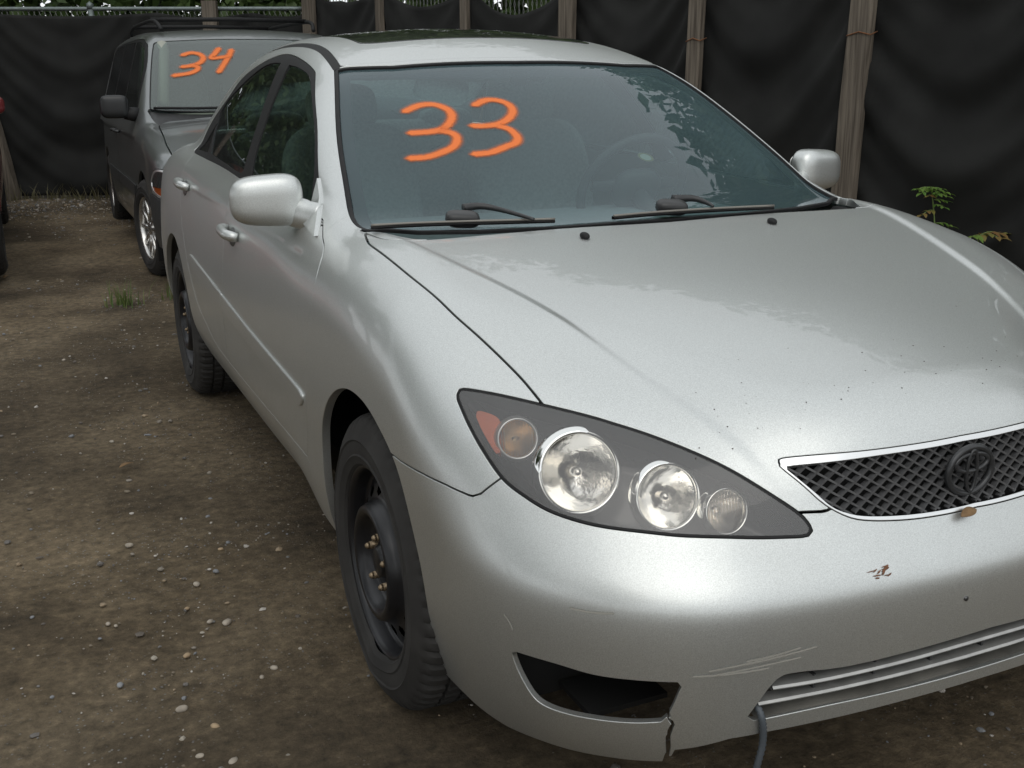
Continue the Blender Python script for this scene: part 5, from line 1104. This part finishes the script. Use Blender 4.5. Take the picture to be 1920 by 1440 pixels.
def compound(mb, st, base, d, L, rg, droop=.4):
    d = np.array(d, float); d /= np.linalg.norm(d); pts = [np.array(base)+d*L*t+np.array([0, 0, -droop*L*t*t]) for t in np.linspace(0, 1, 7)]; st.tube(pts, .0022, 5)
    s = np.cross(d, [0, 0, 1]); s /= np.linalg.norm(s)+1e-9
    for i in (1, 3, 5):
        for sg in (-1, 1): leaflet(mb, pts[i], d*.6+s*sg+np.array([0, 0, rg.uniform(-.3, .3)]), L*.50*(1-.05*i)*rg.uniform(.8, 1.2), L*.26, .6)
    leaflet(mb, pts[-1], d, L*.55, L*.28, .6)
def weed(base, top, nodes, label, seed, dry=()):
    rg = np.random.default_rng(seed); base, top = np.array(base, float), np.array(top, float); root = empty('weed_plant', tuple(base)); tag(root, label, 'plant', 'weeds at the foot of the fence')
    P = catmull([np.zeros(3), (top-base)*.5+np.array([.02, .01, .0]), (top-base)*.85+np.array([.01, 0, 0]), top-base], 6); st = MB().tube(P, np.linspace(.006, .003, len(P)), 6); lf, ld = MB(), MB()
    for k, (t, az, L) in enumerate(nodes):
        p = P[min(int(t*(len(P)-1)), len(P)-1)]; compound(ld if k in dry else lf, st, p, (math.cos(az), math.sin(az), rg.uniform(.2, .8)), L*.85, rg, .5)
    st.build('stem', STEMM, root)
    if lf.n: lf.build('leaves', WEED, root)
    if ld.n: ld.build('dry_leaves', WEEDY, root)
weed((3.383,2.563,0.000),(3.349,2.680,0.695),[(.99,2.8,.10),(.99,4.0,.09),(.97,5.2,.08),(.96,3.3,.10),(.93,5.9,.12),(.92,4.4,.09),(.89,3.0,.11),(.86,5.4,.10),(.80,3.6,.10),(.76,5.8,.10),(.72,4.9,.09),(.66,3.2,.11),(.55,5.9,.12),(.45,3.4,.12)],'tall green leafy weed rising above the sedan hood against the black fabric',1,(8,11))
weed((3.424,2.424,0.000),(3.437,2.377,0.449),[(.99,3.4,.15),(.99,-.3,.19),(.96,-1.0,.15),(.93,.5,.12),(.7,2,.14)],'short weed with yellowing drooping leaves, right of the tall green weed',2,(1,2,3))
weed((3.280,2.918,0.000),(3.280,2.918,0.545),[(.99,1.2,.07),(.97,4.2,.07)],'tiny brown weed tip just showing over the sedan hood',3,(0,1))

def grass(loc, n, h, spread, label, seed):
    rg = np.random.default_rng(seed); mb = MB()
    for k in range(n):
        b = np.array([rg.normal(0, spread), rg.normal(0, spread), 0]); az = rg.uniform(0, 6.28); L = h*rg.uniform(.5, 1.1); ln = rg.uniform(.15, .8); V = []
        for t in np.linspace(0, 1, 5):
            p = b+np.array([math.cos(az)*ln*L*t*t, math.sin(az)*ln*L*t*t, L*t*(1-.25*ln*t)]); w = .0035*(1-t)+.0003; s = np.array([-math.sin(az), math.cos(az), 0]); V += [p-s*w, p+s*w]
        mb.add(V, [np.array([[i*2, (i+1)*2, (i+1)*2+1, i*2+1] for i in range(4)])])
    o = mb.build('grass_tuft', GRASSM); o.location = loc; tag(o, label, 'grass'); return o
grass((-0.965,4.876,-0.000),60,0.16,0.05,'small green grass tuft growing in the dirt left of the sedan',1)
grass((-0.670,4.947,-0.000),26,0.15,0.06,'sparse thin grass tuft close to the rear wheel of the sedan',2)

rg = np.random.default_rng(4); mb = MB()
for k in range(900):
    s = rg.uniform(.3, 1); x = LA[0]+(LB[0]-LA[0])*s; y = LA[1]+(LB[1]-LA[1])*s-abs(rg.normal(0, .14))-.05; z = float(gz(x, y)); az = rg.uniform(0, 6.28); L = rg.uniform(.05, .20); V = []
    for t in np.linspace(0, 1, 4): p = np.array([x+math.cos(az)*.5*L*t*t, y+math.sin(az)*.5*L*t*t, z+L*t*.9]); w = .004*(1-t)+.0004; V += [p-np.array([w, 0, 0]), p+np.array([w, 0, 0])]
    mb.add(V, [np.array([[i*2, (i+1)*2, (i+1)*2+1, i*2+1] for i in range(3)])])
tag(mb.build('dry_grass', leaf_mat('dry_grass_blade', (.10, .085, .04), (.13, .12, .05))), kind='stuff')
# ------------------------------------------------------------------ trees round the lot
BARK = plain('bark', (.085, .068, .052), .9, 0, .35, 12, .5)
LEAF = [leaf_mat('leaf_dark', (.040, .075, .022), (.085, .14, .04)), leaf_mat('leaf_mid', (.050, .09, .024), (.10, .155, .045))]
def crown_mesh(seed, n=15000, leaf=.072):
    rg = np.random.default_rng(seed); cl = []
    for k in range(46):
        u = rg.normal(size=3); u /= np.linalg.norm(u); r = rg.uniform(.35, 1)**.6; cl.append(u*r*(1, 1, .82))
    cl = np.array(cl); i = rg.integers(0, len(cl), n); sz = rg.uniform(.16, .34, len(cl))
    d = rg.normal(size=(n, 3)); d /= np.linalg.norm(d, axis=1, keepdims=True); P = cl[i]+d*(rg.uniform(.3, 1, (n, 1))**.5)*sz[i][:, None]
    a = rg.normal(size=(n, 3)); a /= np.linalg.norm(a, axis=1, keepdims=True); b = np.cross(a, rg.normal(size=(n, 3))); b /= np.linalg.norm(b, axis=1, keepdims=True); s = (leaf*rg.uniform(.5, 1.1, (n, 1)))*.35
    V = np.stack([P-a*s*1.5, P+b*s*.7, P+a*s*1.5, P-b*s*.7], 1).reshape(-1, 3)
    return V, np.arange(4*n).reshape(n, 4)
crowns = {}
def tree(x, y, h, r, kind, seed, label, group):
    root = empty('leafy_tree', (x, y, float(gz(x, y)))); tag(root, label, 'tree', group); rg = np.random.default_rng(seed); ch = h-r*.85
    st = MB().tube(catmull([(0, 0, -.2), (rg.normal(0, .1), rg.normal(0, .1), h*.35), (rg.normal(0, .2), rg.normal(0, .2), ch), (0, 0, h-.4*r)], 5), np.linspace(.20, .04, 16)*h/8, 10)
    for k in range(7):
        az = k*.9+rg.uniform(0, .5); z0 = rg.uniform(.4, .85)*ch; st.tube(catmull([(0, 0, z0), (math.cos(az)*r*.4, math.sin(az)*r*.4, z0+r*.3), (math.cos(az)*r*.8, math.sin(az)*r*.8, z0+r*.55)], 4), np.linspace(.08, .02, 9)*h/8, 6)
    st.build('trunk', BARK, root)
    v = seed % 3
    if v not in crowns:
        V, Q = crown_mesh(v); o = mk('crown', V, Q, LEAF[kind], root, smooth=False); crowns[v] = o.data
    else:
        o = bpy.data.objects.new('crown', crowns[v]); COL.objects.link(o); o.parent = root
    o.location = (0, 0, ch); o.scale = (r, r, r*.95); o.rotation_euler = (0, 0, rg.uniform(0, 6))
GB = 'trees behind the fence'
TB = ['tall tree beyond the right fence, level with the windshield of the silver sedan', 'tree beyond the right fence, level with the hood of the silver sedan', 'tree close behind the corner where the two fences meet', 'wide tree beyond the right fence, level with the minivan', 'low tree right behind the back fence above the minivan roof', 'tree behind the metal fence post left of the minivan', 'broad tree behind the leaning wooden post at far left', 'tree behind the far left end of the back fence', 'large tree in the second row above the minivan', 'large tree in the second row beyond the fence corner', 'tallest tree, in the second row behind the back fence', 'tree beyond the right fence, ahead of the silver sedan bumper']
TL = ['tree across the lot, beside the red car', 'tree across the lot, beside the silver sedan', 'tree across the lot, left of the photographer', 'tree far across the lot, behind the red car']
for k, (x, y, h, r) in enumerate([(8.5, 6.2, 8.3, 2.8), (10.5, .6, 9, 3.2), (5.6, 11.2, 8, 3.0), (11, 10, 9, 3.2), (2.2, 14.2, 7.5, 3.1), (-1.6, 16.2, 8, 3.2), (-5.4, 17.2, 9, 3.6), (-9.5, 15.5, 9, 3.6), (3.5, 19, 11, 4.2), (10.5, 13.5, 11, 4.2), (-3.5, 22, 12, 4.6)]): tree(x, y, h, r, k % 2, k, TB[k], GB)
for k, (x, y, h, r) in enumerate([(-10, 6, 8, 3.2), (-12, 0, 9, 3.6), (-11, -8, 9, 3.5), (-16, 9, 10, 4)]): tree(x, y, h, r, k % 2, k+20, TL[k], 'trees on the open side of the lot')  # out-of-view trees added to give reflections a dark horizon
# low brush behind the fence
rg = np.random.default_rng(9); n = 36000; s = rg.uniform(0, .85, n)**1.25; L3 = np.stack([np.where(s < .5, LA[0]+(LB[0]-LA[0])*s*2, RA[0]+(REND[0]-RA[0])*(s-.5)*2), np.where(s < .5, LA[1]+(LB[1]-LA[1])*s*2, RA[1]+(REND[1]-RA[1])*(s-.5)*2)], 1)
off = .25+np.abs(rg.normal(0, 1.1, n)); P = np.stack([L3[:, 0]+np.where(s < .5, .45, .95)*off, L3[:, 1]+np.where(s < .5, .9, .3)*off, rg.uniform(1.2, 4.8, n)], 1)
a = rg.normal(size=(n, 3)); a /= np.linalg.norm(a, axis=1, keepdims=True); b = np.cross(a, rg.normal(size=(n, 3))); b /= np.linalg.norm(b, axis=1, keepdims=True); s_ = rg.uniform(.04, .11, (n, 1))
tag(mk('undergrowth', np.stack([P-a*s_*1.5, P+b*s_*.7, P+a*s_*1.5, P-b*s_*.7], 1).reshape(-1, 3), np.arange(4*n).reshape(n, 4), LEAF[1], smooth=False), kind='stuff')
